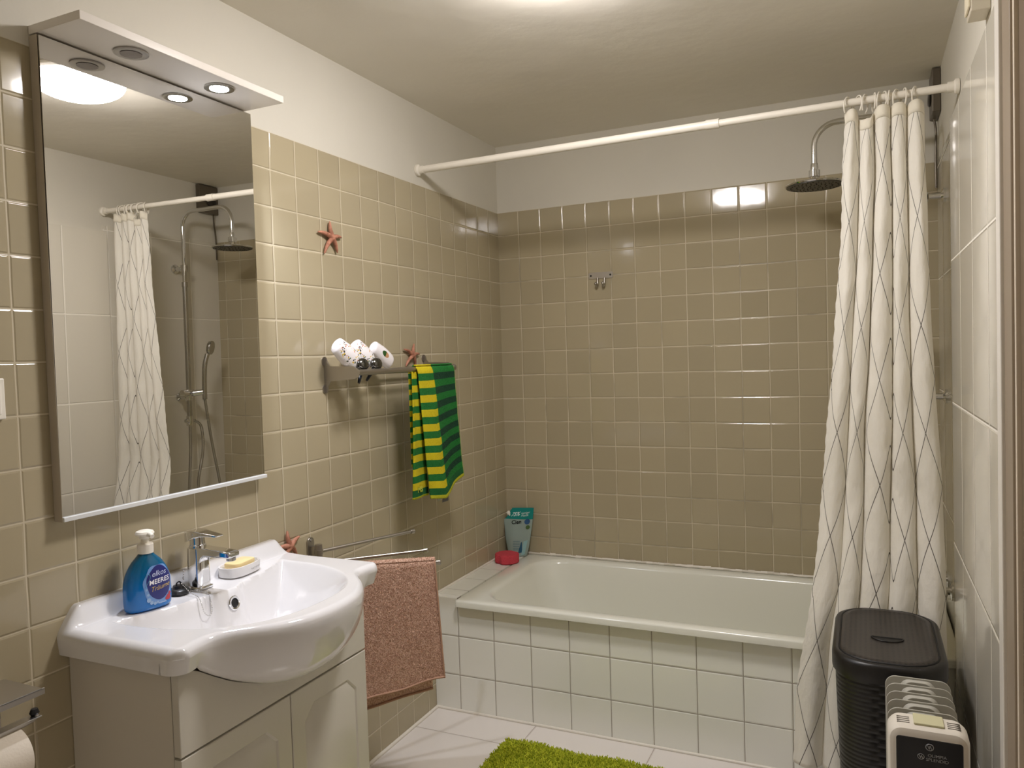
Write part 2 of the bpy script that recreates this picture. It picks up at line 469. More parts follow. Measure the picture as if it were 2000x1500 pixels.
b = MB(); b.grid(curtain_pt, 300, 150, uvfn=lambda u, v: (u*NF*.200 + .1*sstep(.37, .43, u)*sstep(.63, .57, u), lerp(.075, 2.085, v)))
cur = obj('shower_curtain', b, m_cloth, smooth=80, solid=.0012,
    label='white fabric shower curtain with thin grey diamond lines, bunched at the right end', cat='curtain')
b = MB()
def hem_pt(u, v):
    p = curtain_pt(u, .982+.018*v); return (p[0], p[1]-.0016, p[2])
b.grid(hem_pt, 300, 3)
obj('top_hem', b, mat('curtain_header_tape', rgb(228, 222, 206), .8), cur, smooth=80, solid=.002)
ring_x = [1.520, 1.548, 1.568, 1.592, 1.606, 1.618, 1.632, 1.652, 1.672, 1.700]
ring_lab = ['hooking the left edge of the curtain', 'second from the left end of the curtain', 'third from the left end of the curtain', 'fourth from the left, before the tight cluster',
            'leftmost in the tight middle cluster', 'middle of the tight cluster', 'rightmost in the tight middle cluster', 'third from the right end of the curtain',
            'second from the right end of the curtain', 'rightmost, over the right edge of the curtain']
def ring_mesh(x, tilt):
    pts = []
    for i in range(30):
        a = math.radians(-70 + 300*i/29)
        yy = .021*math.cos(a); zz = .027*math.sin(a)-.010
        pts.append((x + tilt*yy*.9 + .002*math.sin(a), -.711+yy, rz(x)+zz))
    b = MB(); b.tube(pts, .0022, 8); return b
first = None
for i, x in enumerate(ring_x):
    o = obj('curtain_ring', ring_mesh(x, [.5, -.6, .4, -.2, .3, -.4, .1, .5, -.3, .4][i]), m_plastic, smooth=80,
            label='small white plastic curtain ring on the rod, ' + ring_lab[i], cat='curtain ring', group='curtain rings on the rod')

# ------------------------------------------------------------------ shower column (right alcove wall)
sh = thing('shower_column', (1.76, -.30, .62), 'chrome overhead shower column with round rain head, half hidden by the curtain', 'shower')
PX, PY = 1.742, -.302
b = MB()
top = [(PX, PY, 1.79), (PX, PY, 2.09)] + arc((PX-.075, PY, 2.09), .075, 0, 90, 8) + [(1.50, PY, 2.168)] + arc((1.482, PY, 2.088), .08, 90, 180, 10)[1:] + [(1.402, PY, 2.02)]
b.tube(top, .0105, 18); obj('riser_arm', b, m_chrome, sh)
b = MB(); b.tube([(PX, PY, 1.06), (PX, PY, 1.79)], .0125, 18); b.tube([(PX, PY, 1.775), (PX, PY, 1.80)], .015, 18)
obj('pole', b, m_dullchrome, sh)
b = MB(); b.lathe([(.012, .075), (.014, .065), (.014, .052), (.020, .050), (.020, .028), (.017, .026), (.016, .018), (.06, .010), (.098, .003), (.100, 0), (.098, -.004)], Matrix.Translation((1.402, PY, 1.956)), 48)
hd = obj('rain_head', b, m_chrome, sh)
b = MB(); b.lathe([(.001, -.0035), (.095, -.0035), (.095, -.0065), (.001, -.0065)], Matrix.Translation((1.402, PY, 1.956)), 48)
for r, n in ((.02, 8), (.04, 14), (.06, 22), (.08, 28)):
    for k in range(n):
        a = 2*PI*k/n; b.tube([(1.402+r*math.cos(a), PY+r*math.sin(a), 1.9495), (1.402+r*math.cos(a), PY+r*math.sin(a), 1.947)], .002, 6)
obj('nozzle_plate', b, mat('grey_nozzle_plate', rgb(70, 68, 62), .4), hd)
for z, nm in ((1.872, 'upper'), (1.195, 'lower')):
    b = MB(); b.lathe([(.024, 0), (.024, .008), (.012, .014), (.010, .05)], axisM((1.811, PY, z), (-1, 0, 0)), 28)
    b.tube([(PX, PY, z-.016), (PX, PY, z+.016)], .018, 20)
    obj('wall_bracket', b, m_chrome, sh)
b = MB(); b.tube([(PX, PY+.03, 1.215), (PX, PY-.005, 1.215), (PX-.0, PY-.045, 1.215)], .019, 20)
sl = obj('slider', b, m_chrome, sh)
b = MB(); b.tube([(PX-.02, PY+.01, 1.215), (PX-.055, PY+.045, 1.22)], .016, 18)
obj('handset_holder', b, m_chrome, sl)
hs = [(PX-.060, PY+.05, 1.18), (PX-.060, PY+.05, 1.26), (PX-.062, PY+.055, 1.36), (PX-.068, PY+.07, 1.42)]
b = MB(); b.tube(spline(hs, 5), .012, 16); b.lathe([(.008, -.012), (.034, -.008), (.038, .004), (.036, .010), (.001, .011)], axisM((PX-.075, PY+.085, 1.455), (-.75, .35, -.15)), 28)
obj('handset', b, m_dullchrome, sh)
b = MB(); b.tube([(PX, PY, 1.095), (PX, PY, 1.045)], .018, 18); b.tube([(PX, PY-.03, 1.07), (PX, PY+.03, 1.07)], .010, 14); b.tube([(PX-.0, PY-.03, 1.07), (PX-.03, PY-.03, 1.05)], .006, 10)
obj('diverter', b, m_chrome, sh)
m_hose = mat('ribbed_metal_hose', (.50, .48, .44, 1), .3, 1.0); t = NT(m_hose)
t.link(t.bump(t.math('PINGPONG', t.math('MULTIPLY', t.sep(t.pos())[2], 250), .5), .8, .001), t.b.inputs['Normal'])
b = MB(); b.tube(spline([(PX, PY, 1.05), (PX, PY-.004, .9), (PX, PY-.02, .7), (PX, PY-.01, .56)], 8), .0075, 12)
obj('feed_hose', b, m_hose, sh)
b = MB(); b.tube(spline([(PX, PY+.03, 1.07), (PX-.01, PY+.065, 1.03), (PX-.02, PY+.06, .9), (PX-.01, PY+.03, .72), (PX-.03, PY+.06, .60), (PX-.03, PY+.12, .585), (PX-.03, PY+.17, .62),
                         (PX-.03, PY+.165, .70), (PX-.045, PY+.10, .95), (PX-.060, PY+.05, 1.18)], 10), .0072, 12)
obj('shower_hose', b, m_hose, sh)
mx = thing('bath_mixer_tap', (1.75, -.40, .55), 'chrome bath mixer tap low on the wall behind the curtain', 'tap')
b = MB(); b.tube([(1.77, -.46, .56), (1.77, -.24, .56)], .022, 20)
for y in (-.42, -.28): b.lathe([(.03, 0), (.03, .006), (.012, .01), (.012, .05)], axisM((1.811, y, .56), (-1, 0, 0)), 24)
obj('mixer_body', b, m_chrome, mx)
b = MB(); b.tube([(1.77, -.36, .548), (1.70, -.36, .52), (1.62, -.36, .505)], .012, 16); obj('spout', b, m_chrome, mx)

# vent / fan box and its cable
vb = thing('vent_unit', (1.78, -.07, 2.19), 'grey metal vent box in the upper corner above the shower', 'vent')
m_vent = mat('grey_painted_metal', rgb(112, 104, 92), .35, .6)
b = MB(); b.box(1.787, 1.8145, -.137, -.004, 2.198, 2.350); obj('casing', b, m_vent, vb, bevel=.003, smooth=0)
b = MB(); b.lathe([(.001, 0), (.022, 0), (.024, .004), (.018, .008), (.001, .009)], axisM((1.787, -.055, 2.262), (-1, 0, 0)), 28, sx=1.5)
obj('oval_latch', b, mat('dark_latch', rgb(60, 56, 50), .3, .5), vb)
b = MB(); b.tube(spline([(1.80, -.03, 2.20), (1.806, -.022, 2.15), (1.805, -.012, 2.05), (1.806, -.010, 1.95)], 8), .004, 8)
obj('cable', b, m_vent, vb)

# small box above the tiles at the door
jb = thing('wall_box', (1.79, -1.28, 2.094), 'small pale wall box above the white tiles at the upper right corner of the photo', 'wall box')
b = MB(); b.box(1.777, 1.8145, -1.312, -1.24, 2.096, 2.2); obj('box_body', b, mat('pale_box', rgb(206, 198, 180), .4), jb, smooth=0, bevel=.002)
b = MB(); b.box(1.772, 1.7765, -1.308, -1.244, 2.108, 2.196); obj('box_cover', b, mat('cream_cover', rgb(232, 222, 196), .4), jb, smooth=0, bevel=.0015)

# ------------------------------------------------------------------ mirror cabinet with canopy
mc = thing('lighted_mirror', (.02, -1.92, 1.06), 'tall frameless wall mirror with a white canopy holding two spotlights', 'mirror')
MY0, MY1, MZ0, MZ1 = -2.226, -1.626, 1.060, 2.068
b = MB(); b.box(.0005, .0185, MY0, MY1, MZ0+.004, MZ1); obj('back_board', b, mat('grey_beige_board', rgb(176, 164, 150), .4), mc, smooth=0, bevel=.001)
# the glass leans out at the top by a few millimetres
tl, yw = .0056, -.0008
b = MB()
def gx(y, z): return .0205 + (z-MZ0)*tl + (y-MY0)*yw
gy0, gy1, gz0, gz1 = MY0+.001, MY1-.001, MZ0+.010, MZ1-.002
vs = [(gx(y, z)+dx, y, z) for dx in (0, .004) for (y, z) in ((gy0, gz0), (gy1, gz0), (gy1, gz1), (gy0, gz1))]
b.add(vs, [(0,1,2,3),(4,5,6,7),(0,4,5,1),(1,5,6,2),(2,6,7,3),(3,7,4,0)])
obj('mirror_glass', b, m_mirror, mc, smooth=0)
b = MB(); b.box(.001, .031, MY0, MY1+.002, MZ0, MZ0+.0095); obj('bottom_rail', b, mat('white_metal_rail', rgb(222, 224, 224), .3), mc, smooth=0, bevel=.001)
b = MB(); b.box(.001, .026, MY0-.0006, MY0-.0001, MZ0, MZ1); obj('side_edge', b, mat('mirror_edge_strip', rgb(186, 176, 160), .35), mc, smooth=0)
b = MB(); b.box(.001, .158, -2.227, -1.640, 2.071, 2.089); cn = obj('canopy', b, mat('glossy_white_canopy', rgb(228, 222, 214), .12), mc, smooth=0, bevel=.001)
for y, lit in ((-2.064, False), (-1.81, True)):
    c = (.101, y, 2.0705)
    b = MB(); b.lathe([(.030, 0), (.036, -.0005), (.036, -.003), (.031, -.004), (.023, -.003)], Matrix.Translation(c), 40)
    r_ = obj('spotlight_ring', b, m_dullchrome if lit else mat('matt_nickel', (.50, .48, .46, 1), .35, .9), cn)
    b = MB(); b.lathe([(.001, -.0035), (.0225, -.0035), (.0225, -.0042), (.001, -.0046)], Matrix.Translation(c), 32)
    obj('lamp_lens', b, m_led if lit else mat('unlit_lens', rgb(120, 112, 108), .25), r_, label='lit LED lens' if lit else 'unlit lens')
L = bpy.data.lights.new('canopy_spotlight', 'SPOT'); L.energy = SPOT_W; L.spot_size = math.radians(125); L.spot_blend = .7; L.shadow_soft_size = .02; L.color = (.84, .88, 1.0)
lo = bpy.data.objects.new('canopy_spotlight', L); C.objects.link(lo); lo.location = (.101, -1.81, 2.064)

# ------------------------------------------------------------------ vanity
van = thing('vanity_cabinet', (.16, -1.90, 0), 'white vanity cabinet with two routed doors standing under the washbasin', 'cabinet')
VY0, VY1 = -2.211, -1.595
def zb(y): return hermite([(-2.30, .777), (-2.211, .777), (-2.168, .766), (-2.116, .733), (-2.06, .700), (-1.97, .662), (-1.89, .650), (-1.81, .656), (-1.73, .680), (-1.665, .712), (-1.612, .745), (-1.575, .775), (-1.5, .777)], y)
b = MB(); b.box(.002, .300, VY0, VY0+.016, .10, .774); b.box(.002, .300, VY1-.016, VY1, .10, .774); b.box(.002, .300, VY0+.016, VY1-.016, .10, .116); b.box(.002, .008, VY0+.016, VY1-.016, .116, .72)
obj('carcase', b, mat('white_melamine', rgb(208, 202, 190), .35), van, smooth=0)
b = MB(); b.box(.03, .27, VY0+.02, VY1-.02, 0, .10); obj('plinth', b, m_white, van, smooth=0)
b = MB(); N = 60
front = [(y, zb(y)-.001) for y in [lerp(VY0, VY1, i/N) for i in range(N+1)]]
poly = [(VY0, .6035)] + front + [(VY1, .6035)]
vs = [(.3015, y, z) for y, z in poly] + [(.320, y, z) for y, z in poly]; n = len(poly); fs = []
for i in range(1, N+1):
    # quad strips from the straight bottom edge to the curved top edge
    pass
bot = [(lerp(VY0, VY1, i/N), .6035) for i in range(N+1)]
vs = []; 
for xx in (.3015, .320):
    vs += [(xx, y, z) for y, z in bot] + [(xx, y, z) for y, z in front]
K = N+1
for i in range(N):
    fs.append((i, i+1, K+i+1, K+i)); o2 = 2*K; fs.append((o2+i, o2+K+i, o2+K+i+1, o2+i+1))
    fs.append((i, o2+i, o2+i+1, i+1)); fs.append((K+i, K+i+1, o2+K+i+1, o2+K+i))
fs.append((0, K, 2*K+K, 2*K)); fs.append((N, 2*K+N, 2*K+K+N, K+N))
b.add(vs, fs); obj('apron_panel', b, m_whitegloss, van, smooth=25, bevel=.0015)
def chamfer_loop(y0, y1, z0, z1, c, x):
    return [(x, y0+c, z0), (x, y1-c, z0), (x, y1, z0+c), (x, y1, z1-c), (x, y1-c, z1), (x, y0+c, z1), (x, y0, z1-c), (x, y0, z0+c)]
for (y0, y1) in ((VY0, -1.894), (-1.891, VY1)):
    z0, z1 = .102, .5985
    b = MB(); e = .0008
    b.loops([chamfer_loop(y0, y1, z0, z1, e, .3015), chamfer_loop(y0, y1, z0, z1, e, .3185), chamfer_loop(y0+.0015, y1-.0015, z0+.0015, z1-.0015, e, .320),
             chamfer_loop(y0+.045, y1-.045, z0+.05, z1-.05, .035, .320), chamfer_loop(y0+.049, y1-.049, z0+.054, z1-.054, .034, .3165),
             chamfer_loop(y0+.057, y1-.057, z0+.062, z1-.062, .032, .320)])
    obj('door', b, m_whitegloss, van, smooth=20)

# washbasin
YC = -1.890; HW = .345
xf_tab = [(-.01, .473), (0, .473), (.035, .471), (.075, .464), (.115, .450), (.15, .430), (.18, .406), (.205, .380), (.23, .358), (.255, .347), (.285, .347), (.32, .352), (.35, .352)]
def xfront(u): return hermite(xf_tab, min(abs(u), .345))
DZ = .830
def smin(a, c, k):
    h = max(0, min(1, .5+.5*(c-a)/k)); return lerp(c, a, h) - k*h*(1-h)
def bowl(x, y):
    u = (y-YC)
    xr = .122 - .75*u*u + .016*math.exp(-(u/.05)**4)
    t = abs(u+.0)/.268
    fx = max(0.0, (x-.10)/.318)
    rho = (t**2.5 + fx**2.3)**(1/2.4)
    df = (1-rho)*.268*1.25
    dr = (x-xr)*4.0
    d = smin(smin(dr, df, .022), .135, .03)
    return max(0.0, d)
def bspace(n, p=.35):
    return [(.5-.5*math.cos(PI*i/n))*p + (i/n)*(1-p) for i in range(n+1)]
NA, NS = 220, 130
ua = [2*t-1 for t in bspace(NA, .8)]
us = bspace(NS, .55)
def basin_xy(a, s):
    y = YC + a*HW; xf = xfront(a*HW); x = s*xf
    r = .036
    q = (abs(a)*HW-(HW-r))/r; p = (x-(xf-r))/r
    if q > 0 and p > 0:
        q2 = q*math.sqrt(1-p*p/2); p2 = p*math.sqrt(1-q*q/2)
        x = xf-r+p2*r; y = YC + math.copysign(HW-r+q2*r, a)
    return x, y, max(0, q), max(0, p)
def basin_top(a, s):
    x, y, q, p = basin_xy(a, s)
    xf = xfront(a*HW)
    d = bowl(x, y)
    # soft shoulder where the deck turns into the bowl
    z = DZ - (math.sqrt(d*d+.004**2)-.004)
    z += .0025*sstep(.10, .04, x)
    e = abs(y-YC)
    up = .042*sstep(.040, .012, x)*sstep(HW, HW-.045, e)
    z += up
    # outer edge rounding
    R = .020
    de = max(0.0, 1-(xf*(1-s))/R) if True else 0
    dq = max(0.0, 1-((1-abs(a))*HW)/R)
    k = min(1.0, (de**2+dq**2)**.5)
    z -= R*(1-math.sqrt(max(0, 1-k*k)))
    return (x, y, z)
b = MB()
def row(i, j): return i*(NS+1)+j
vs = [basin_top(ua[i], us[j]) for i in range(NA+1) for j in range(NS+1)]
fs = [(row(i, j), row(i+1, j), row(i+1, j+1), row(i, j+1)) for i in range(NA) for j in range(NS)]
# border path: left end wall->front, front, right end front->wall
border = [row(0, j) for j in range(NS+1)] + [row(i, NS) for i in range(1, NA+1)] + [row(NA, j) for j in range(NS-1, -1, -1)]
K = 14; prev = border
for k in range(1, K+1):
    w = k/K; cur_ = []
    for bi in border:
        x, y, z = vs[bi]
        bl = sstep(.358, .44, xfront(y-YC)) * sstep(.25, .32, x)
        bulge_w = sstep(.30, .345, x)*sstep(.30, .262, abs(y-YC))
        zt = lerp(.776, zb(y), bulge_w)
        # wing: nearly straight side; bulge: convex belly running back to the cabinet
        yi = YC + (y-YC)*(1-.012*w/ (1 if True else 1))
        xi_w = x - .010*w if x > .3 else x
        xb = lerp(x, .3208, 1-math.cos(w*PI/2)**.85) if x > .3208 else x
        xx = lerp(xi_w, xb, bulge_w)
        zw = lerp(z, zt, w)
        zbg = zt + (z-zt)*(1-math.sin(w*PI/2)**1.15)
        zz = lerp(zw, zbg, bulge_w)
        cur_.append(len(vs)); vs.append((xx, lerp(yi, y, bulge_w), zz))
    for q in range(len(border)-1):
        fs.append((prev[q], cur_[q], cur_[q+1], prev[q+1]))
    prev = cur_
b.add(vs, fs)
wb = thing('washbasin', (.2, YC, .776), 'white glazed washbasin with a bowed front set on the vanity cabinet', 'washbasin')
obj('basin_body', b, m_ceramic, wb, smooth=60)
b = MB(); M = axisM((.1405+.008, -1.885, .797), (1, 0, .24))
b.lathe([(.0165, -.002), (.0175, .002), (.0155, .004), (.0115, .0035), (.0105, -.001)], M, 36); ov = obj('overflow_ring', b, m_chrome, wb)
b = MB(); b.lathe([(.001, .0012), (.0108, .001)], M, 28); obj('overflow_hole', b, m_dark, ov)
b = MB(); b.lathe([(.001, 0), (.022, .001), (.026, .003), (.028, 0)], Matrix.Translation((.24, -1.89, .6955)), 32); obj('drain', b, m_chrome, wb)

# faucet
FX, FY = .058, -1.905; Z0 = .8325
fa = thing('basin_faucet', (FX, FY, Z0), 'chrome single-lever mixer faucet standing on the washbasin', 'faucet')
b = MB()
b.loops([rrect(FX-.026, FX+.026, FY-.026, FY+.026, .014, Z0), rrect(FX-.027, FX+.027, FY-.026, FY+.026, .014, Z0+.004), rrect(FX-.0225, FX+.0225, FY-.021, FY+.021, .012, Z0+.0065),
         rrect(FX-.022, FX+.022, FY-.020, FY+.020, .012, Z0+.098), rrect(FX-.0215, FX+.0215, FY-.020, FY+.020, .012, Z0+.100)])
obj('faucet_body', b, m_chrome, fa, smooth=40)
b = MB()
def sp_loop(x, zt, zb_, w): return [(x, FY-w, zb_), (x, FY+w, zb_), (x, FY+w, zt), (x, FY-w, zt)]
secs = [(FX+.004, .104, .055, .018), (FX+.018, .103, .062, .018), (FX+.026, .1025, .075, .018), (FX+.036, .102, .083, .018), (FX+.055, .1015, .0835, .018), (FX+.085, .1005, .0835, .0175), (FX+.114, .0985, .0835, .017), (FX+.120, .0965, .085, .016)]
b.loops([sp_loop(x, Z0+zt, Z0+zb_, w) for x, zt, zb_, w in secs]); sp = obj('spout', b, m_chrome, fa, smooth=40, bevel=.003, seg=3)
b = MB(); b.lathe([(.011, 0), (.011, -.008), (.0095, -.009)], Matrix.Translation((FX+.108, FY, Z0+.0845)), 24); obj('aerator', b, m_dullchrome, sp)
b = MB(); b.lathe([(.0205, .1015), (.0205, .107), (.018, .109), (.018, .126), (.0205, .128), (.0215, .136), (.019, .141)], Matrix.Translation((FX, FY, Z0)), 36)
lv = obj('cartridge_collar', b, m_chrome, fa)
b = MB()
secs = [(FX-.022, .141, .115, .020), (FX-.012, .143, .118, .021), (FX+.008, .143, .127, .020), (FX+.024, .1405, .130, .0165), (FX+.045, .138, .131, .014), (FX+.068, .136, .131, .0125), (FX+.076, .135, .132, .010)]
b.loops([sp_loop(x, Z0+zt, Z0+zb_, w) for x, zt, zb_, w in secs]); obj('lever', b, m_chrome, fa, smooth=40, bevel=.003, seg=3)

# plug with bead chain
pl = thing('sink_plug', (.052, -1.955, .8335), 'black rubber plug with a bead chain lying on the basin rim left of the faucet', 'plug')
Mp = Matrix.Translation((.052, -1.962, .8335))
b = MB(); b.lathe([(.022, .0), (.024, .003), (.024, .010), (.020, .013), (.015, .014), (.013, .020), (.006, .021)], Mp, 32); obj('plug_body', b, m_black, pl)
b = MB(); b.tube(arc((.052, -1.962, .855), .007, 0, 360, 14, 'yz')[:-1], .0018, 8, closed=True); obj('pull_ring', b, m_black, pl)
def beads(pts, r=.0016, step=.0042):
    P = spline(pts, 24); out = [P[0]]; acc = 0
    for a, c in zip(P, P[1:]):
        acc += (c-a).length
        if acc >= step: out.append(c); acc = 0
    mb = MB()
    for p in out: mb.lathe([(.0003, -r), (r*.75, -r*.7), (r, 0), (r*.75, r*.7), (.0003, r)], Matrix.Translation(p), 8)
    mb.tube(P, .0004, 5); return mb
b = beads([(.062, -1.962, .858), (.088, -1.960, .838), (.116, -1.966, .834), (.128, -1.968, .824), (.137, -1.966, .797), (.140, -1.955, .787), (.138, -1.944, .797), (.128, -1.940, .825), (.108, -1.933, .835), (.080, -1.935, .8345), (.035, -1.938, .835), (.025, -1.925, .838), (.026, -1.922, .88)])
obj('bead_chain', b, m_chrome, pl, smooth=60)

# ------------------------------------------------------------------ soap bottle
BX, BY, BZ = .067, -2.062, .8325
bt = thing('soap_dispenser', (BX, BY, BZ), 'blue transparent pump bottle of liquid soap on the washbasin', 'soap dispenser')
m_soap = mat('blue_liquid_plastic', rgb(0, 108, 176), .08, Coat_Weight=.6, Coat_Roughness=.03); t = NT(m_soap)
oz = t.sep(t.pos())[2]
t.link(t.mix(t.maprange(oz, BZ+.02, BZ+.12), rgb(0, 122, 208), rgb(0, 100, 140)), t.b.inputs['Base Color'])
t.b.inputs['Transmission Weight'].default_value = .25; t.b.inputs['IOR'].default_value = 1.35
prof = [(0, .048, .022), (.002, .0505, .025), (.008, .0525, .027), (.03, .0535, .0275), (.055, .053, .027), (.075, .0495, .026), (.093, .042, .024), (.108, .032, .020), (.119, .021, .016), (.126, .0145, .0135), (.133, .0140, .0135)]
def bottle_ab(z):
    return hermite([(p[0], p[1]) for p in prof], z), hermite([(p[0], p[2]) for p in prof], z)
yawB = math.radians(-12)
def bp(w, d, z):       # w across the face, d toward the front (+x)
    return (BX + d*math.cos(yawB) - w*math.sin(yawB), BY + w*math.cos(yawB) + d*math.sin(yawB), BZ+z)
b = MB(); lp = []
for i in range(34):
    z = .133*i/33; a, c = bottle_ab(z)
    if i == 0: a, c = .048, .022
    lp.append([bp(math.copysign(abs(math.cos(q))**.8, math.cos(q))*a, math.copysign(abs(math.sin(q))**.85, math.sin(q))*c, z) for q in [2*PI*k/48 for k in range(48)]])
b.loops(lp); obj('bottle_body', b, m_soap, bt, smooth=50)
def on_bottle(w, z, lift):
    a, c = bottle_ab(z); k = max(0.0, 1-min(1, abs(w/a))**(2/.8))
    return bp(w, c*(k**(.85/2))+lift, z)
def patch(loopfn, rings, lift):
    mb = MB(); lps = [[on_bottle(*loopfn(a*2*PI/40, r/rings), lift) for a in range(40)] for r in range(rings, 0, -1)]
    lps.append([on_bottle(*loopfn(a*2*PI/40, .02), lift) for a in range(40)])
    mb.loops(lps, cap0=False); return mb
lb = patch(lambda a, r: (.013+.0355*r*math.cos(a)*(1+.04*math.sin(7*a)), .055+.045*r*math.sin(a)*(1+.04*math.cos(6*a))), 10, .0006)
o1 = obj('label_border', lb, mat('pale_blue_bubbles', rgb(110, 150, 205), .3), bt, smooth=60)
lb = patch(lambda a, r: (.015+.030*r*math.cos(a)*(1+.04*math.sin(5*a)), .059+.038*r*math.sin(a)*(1+.03*math.cos(4*a))), 10, .0009)
obj('label_field', lb, mat('navy_label_field', rgb(34, 40, 112), .3), bt, smooth=60)
def letter(txt, size, w0, z0, col, name, shear=0, bold=0, slant=0.0, sx=1.0):
    vs, fs = text_mesh(txt, size, shear, bold)
    mb = MB(); mb.add([on_bottle(w0+p[0]*sx, z0+p[1]+p[0]*slant, .0013) for p in vs], fs)
    return obj(name, mb, mat(name+'_ink', col, .5), bt, smooth=0, fix=False)
letter('elkos', .017, .015, .080, rgb(205, 215, 240), 'maker_lettering', .25, 0, 0.05)
letter('MEERES', .0150, .015, .0625, rgb(240, 240, 245), 'title_lettering', .1, .0002, 0.06)
letter('Träume', .0150, .016, .0480, rgb(206, 178, 96), 'subtitle_lettering', .35, 0, .12)
letter('FLÜSSIGSEIFE', .0035, .02, .012, rgb(230, 235, 245), 'small_lettering')
b = MB()
for (w, z, r) in ((-.012, .024, .005), (-.006, .017, .004), (-.013, .036, .003), (.002, .014, .0035), (.008, .016, .0025), (-.016, .048, .0025)):
    b.add([on_bottle(w+r*math.cos(k*PI/6), z+r*math.sin(k*PI/6), .0012) for k in range(12)], [tuple(range(12))])
obj('shell_motifs', b, mat('pale_shell_print', rgb(150, 180, 215), .4), bt, smooth=0, fix=False)
b = MB()
for (w, z, r) in ((.036, .020, .0065), (.040, .028, .004), (.031, .018, .004)):
    b.add([on_bottle(w+r*math.cos(k*PI/6), z+r*math.sin(k*PI/6), .0012) for k in range(12)], [tuple(range(12))])
obj('coral_motif', b, mat('red_coral_print', rgb(176, 52, 66), .4), bt, smooth=0, fix=False)
b = MB()
b.tube(spline([on_bottle(-.020, .052, .0012), on_bottle(-.012, .063, .0012), on_bottle(-.006, .075, .0012), on_bottle(-.009, .082, .0012), on_bottle(-.014, .080, .0012), on_bottle(-.014, .074, .0012)], 5), [.0006]*26, 6)
obj('seahorse_motif', b, mat('pale_green_print', rgb(100, 160, 190), .4), bt, smooth=60)
pm = Matrix.Translation((BX, BY, BZ))
b = MB(); b.lathe([(.0165, .126), (.017, .128), (.017, .146), (.0155, .1475), (.0085, .148)], pm, 36); pc = obj('pump_collar', b, m_plastic, bt)
b = MB(); b.lathe([(.0085, .147), (.0085, .158), (.012, .160), (.013, .166), (.019, .1675), (.0205, .171), (.018, .1755), (.011, .178), (.001, .1785)], pm, 36)
b.tube([bp(0, .010, .1695), bp(0, .026, .1695), bp(0, .033, .167)], [.0062, .0058, .005], 16)
obj('pump_head', b, m_plastic, bt)

# ------------------------------------------------------------------ soap dish and soap
sd = thing('soap_dish', (.063, -1.770, .8325), 'white oval soap dish with tiny dark lettering on its rim, right of the faucet', 'soap dish')
ang = math.radians(8)
def dp(u, w, z):     # u along y, w along x
    return (.058 + w*math.cos(ang) - u*math.sin(ang), -1.770 + u*1.1*math.cos(ang) + w*math.sin(ang), .8325+z)
def oval(a, c, z, n=48, e=.75):
    return [dp(math.copysign(abs(math.cos(q))**e, math.cos(q))*a, math.copysign(abs(math.sin(q))**e, math.sin(q))*c, z) for q in [2*PI*k/n for k in range(n)]]
b = MB(); b.loops([oval(.052, .034, 0), oval(.0545, .0365, .002), oval(.056, .038, .024), oval(.0555, .0375, .026), oval(.0515, .0335, .026), oval(.050, .032, .023), oval(.047, .029, .012), oval(.03, .018, .010)])
obj('dish_body', b, m_ceramic, sd, smooth=40)
b = MB(); vs, fs = text_mesh('▾ Y T T A T Y I I', .0075)
def dish_front(s, z):
    # point on the oval wall facing the room, s is position along the dish
    a, c = .0556, .0376
    k = max(0.0, 1-min(1, abs(s/a))**(2/.75)); return dp(s, c*k**(.75/2)+.0004, z)
for k, ch in enumerate('YATTTPYII'):
    vs, fs = text_mesh(ch, .0062)
    s0 = .000+k*.0056
    o = b.add([dish_front(s0+p[0], .012+p[1]) for p in vs], fs)
obj('rim_lettering', b, mat('dark_grey_lettering', rgb(70, 68, 66), .5), sd, smooth=0, fix=False)
def bar(a, c, z, e=.38): return [(p[0]-.001, p[1]+.002, p[2]) for p in oval(a, c, z, 40, e)]
b = MB(); b.loops([bar(.034, .020, .0115), bar(.0355, .0225, .014), bar(.0365, .0235, .028), bar(.0355, .0225, .0318), bar(.032, .020, .0328)])
obj('soap_bar', b, mat('yellow_soap', rgb(238, 218, 164), .45, Subsurface_Weight=.15), smooth=50,
    label='pale yellow bar of soap lying in the white soap dish', cat='soap')

# ------------------------------------------------------------------ starfish
m_star = mat('dried_starfish', rgb(178, 124, 100), .7); t = NT(m_star); P = t.pos()
t.link(t.mix(t.maprange(t.noise(P, 60, 3), .4, .65), rgb(184, 128, 104), rgb(148, 96, 74)), t.b.inputs['Base Color'])
t.link(t.bump(t.noise(P, 500, 2), .8, .001), t.b.inputs['Normal'])
def star(center, tips, x0, label, wid=.0085):
    mb = MB(); cy, cz = center
    for k, (ty, tz) in enumerate(tips):
        L = math.hypot(ty-cy, tz-cz); nx, nz = -(tz-cz)/L, (ty-cy)/L; bend = .08*L*(-1)**k
        pts = []; rr = []
        for i in range(9):
            s = i/8
            yy = lerp(cy, ty, s) + nx*bend*math.sin(s*PI); zz = lerp(cz, tz, s)+nz*bend*math.sin(s*PI)
            pts.append((x0+.0055*(1-s)+.0015, yy, zz)); rr.append(wid*(1-.62*s**1.3)*(1 if i < 8 else .5))
        mb.tube(pts, rr, 10)
    return obj('starfish', mb, m_star, smooth=60, label=label, cat='starfish', group='dried starfish on the left wall')
star((-1.265, 1.774), [(-1.269, 1.827), (-1.33, 1.786), (-1.211, 1.782), (-1.302, 1.721), (-1.236, 1.73)], .0065, 'brown dried starfish on the tiles high between mirror and curtain rod')
star((-.805, 1.392), [(-.789, 1.436), (-.862, 1.416), (-.752, 1.396), (-.852, 1.352), (-.785, 1.352)], .0065, 'brown dried starfish on the tiles just above the green striped towel', .0075)
star((-1.52, .838), [(-1.527, .886), (-1.575, .842), (-1.474, .858), (-1.552, .798), (-1.49, .80)], .0065, 'brown dried starfish on the tiles, partly hidden behind the washbasin')

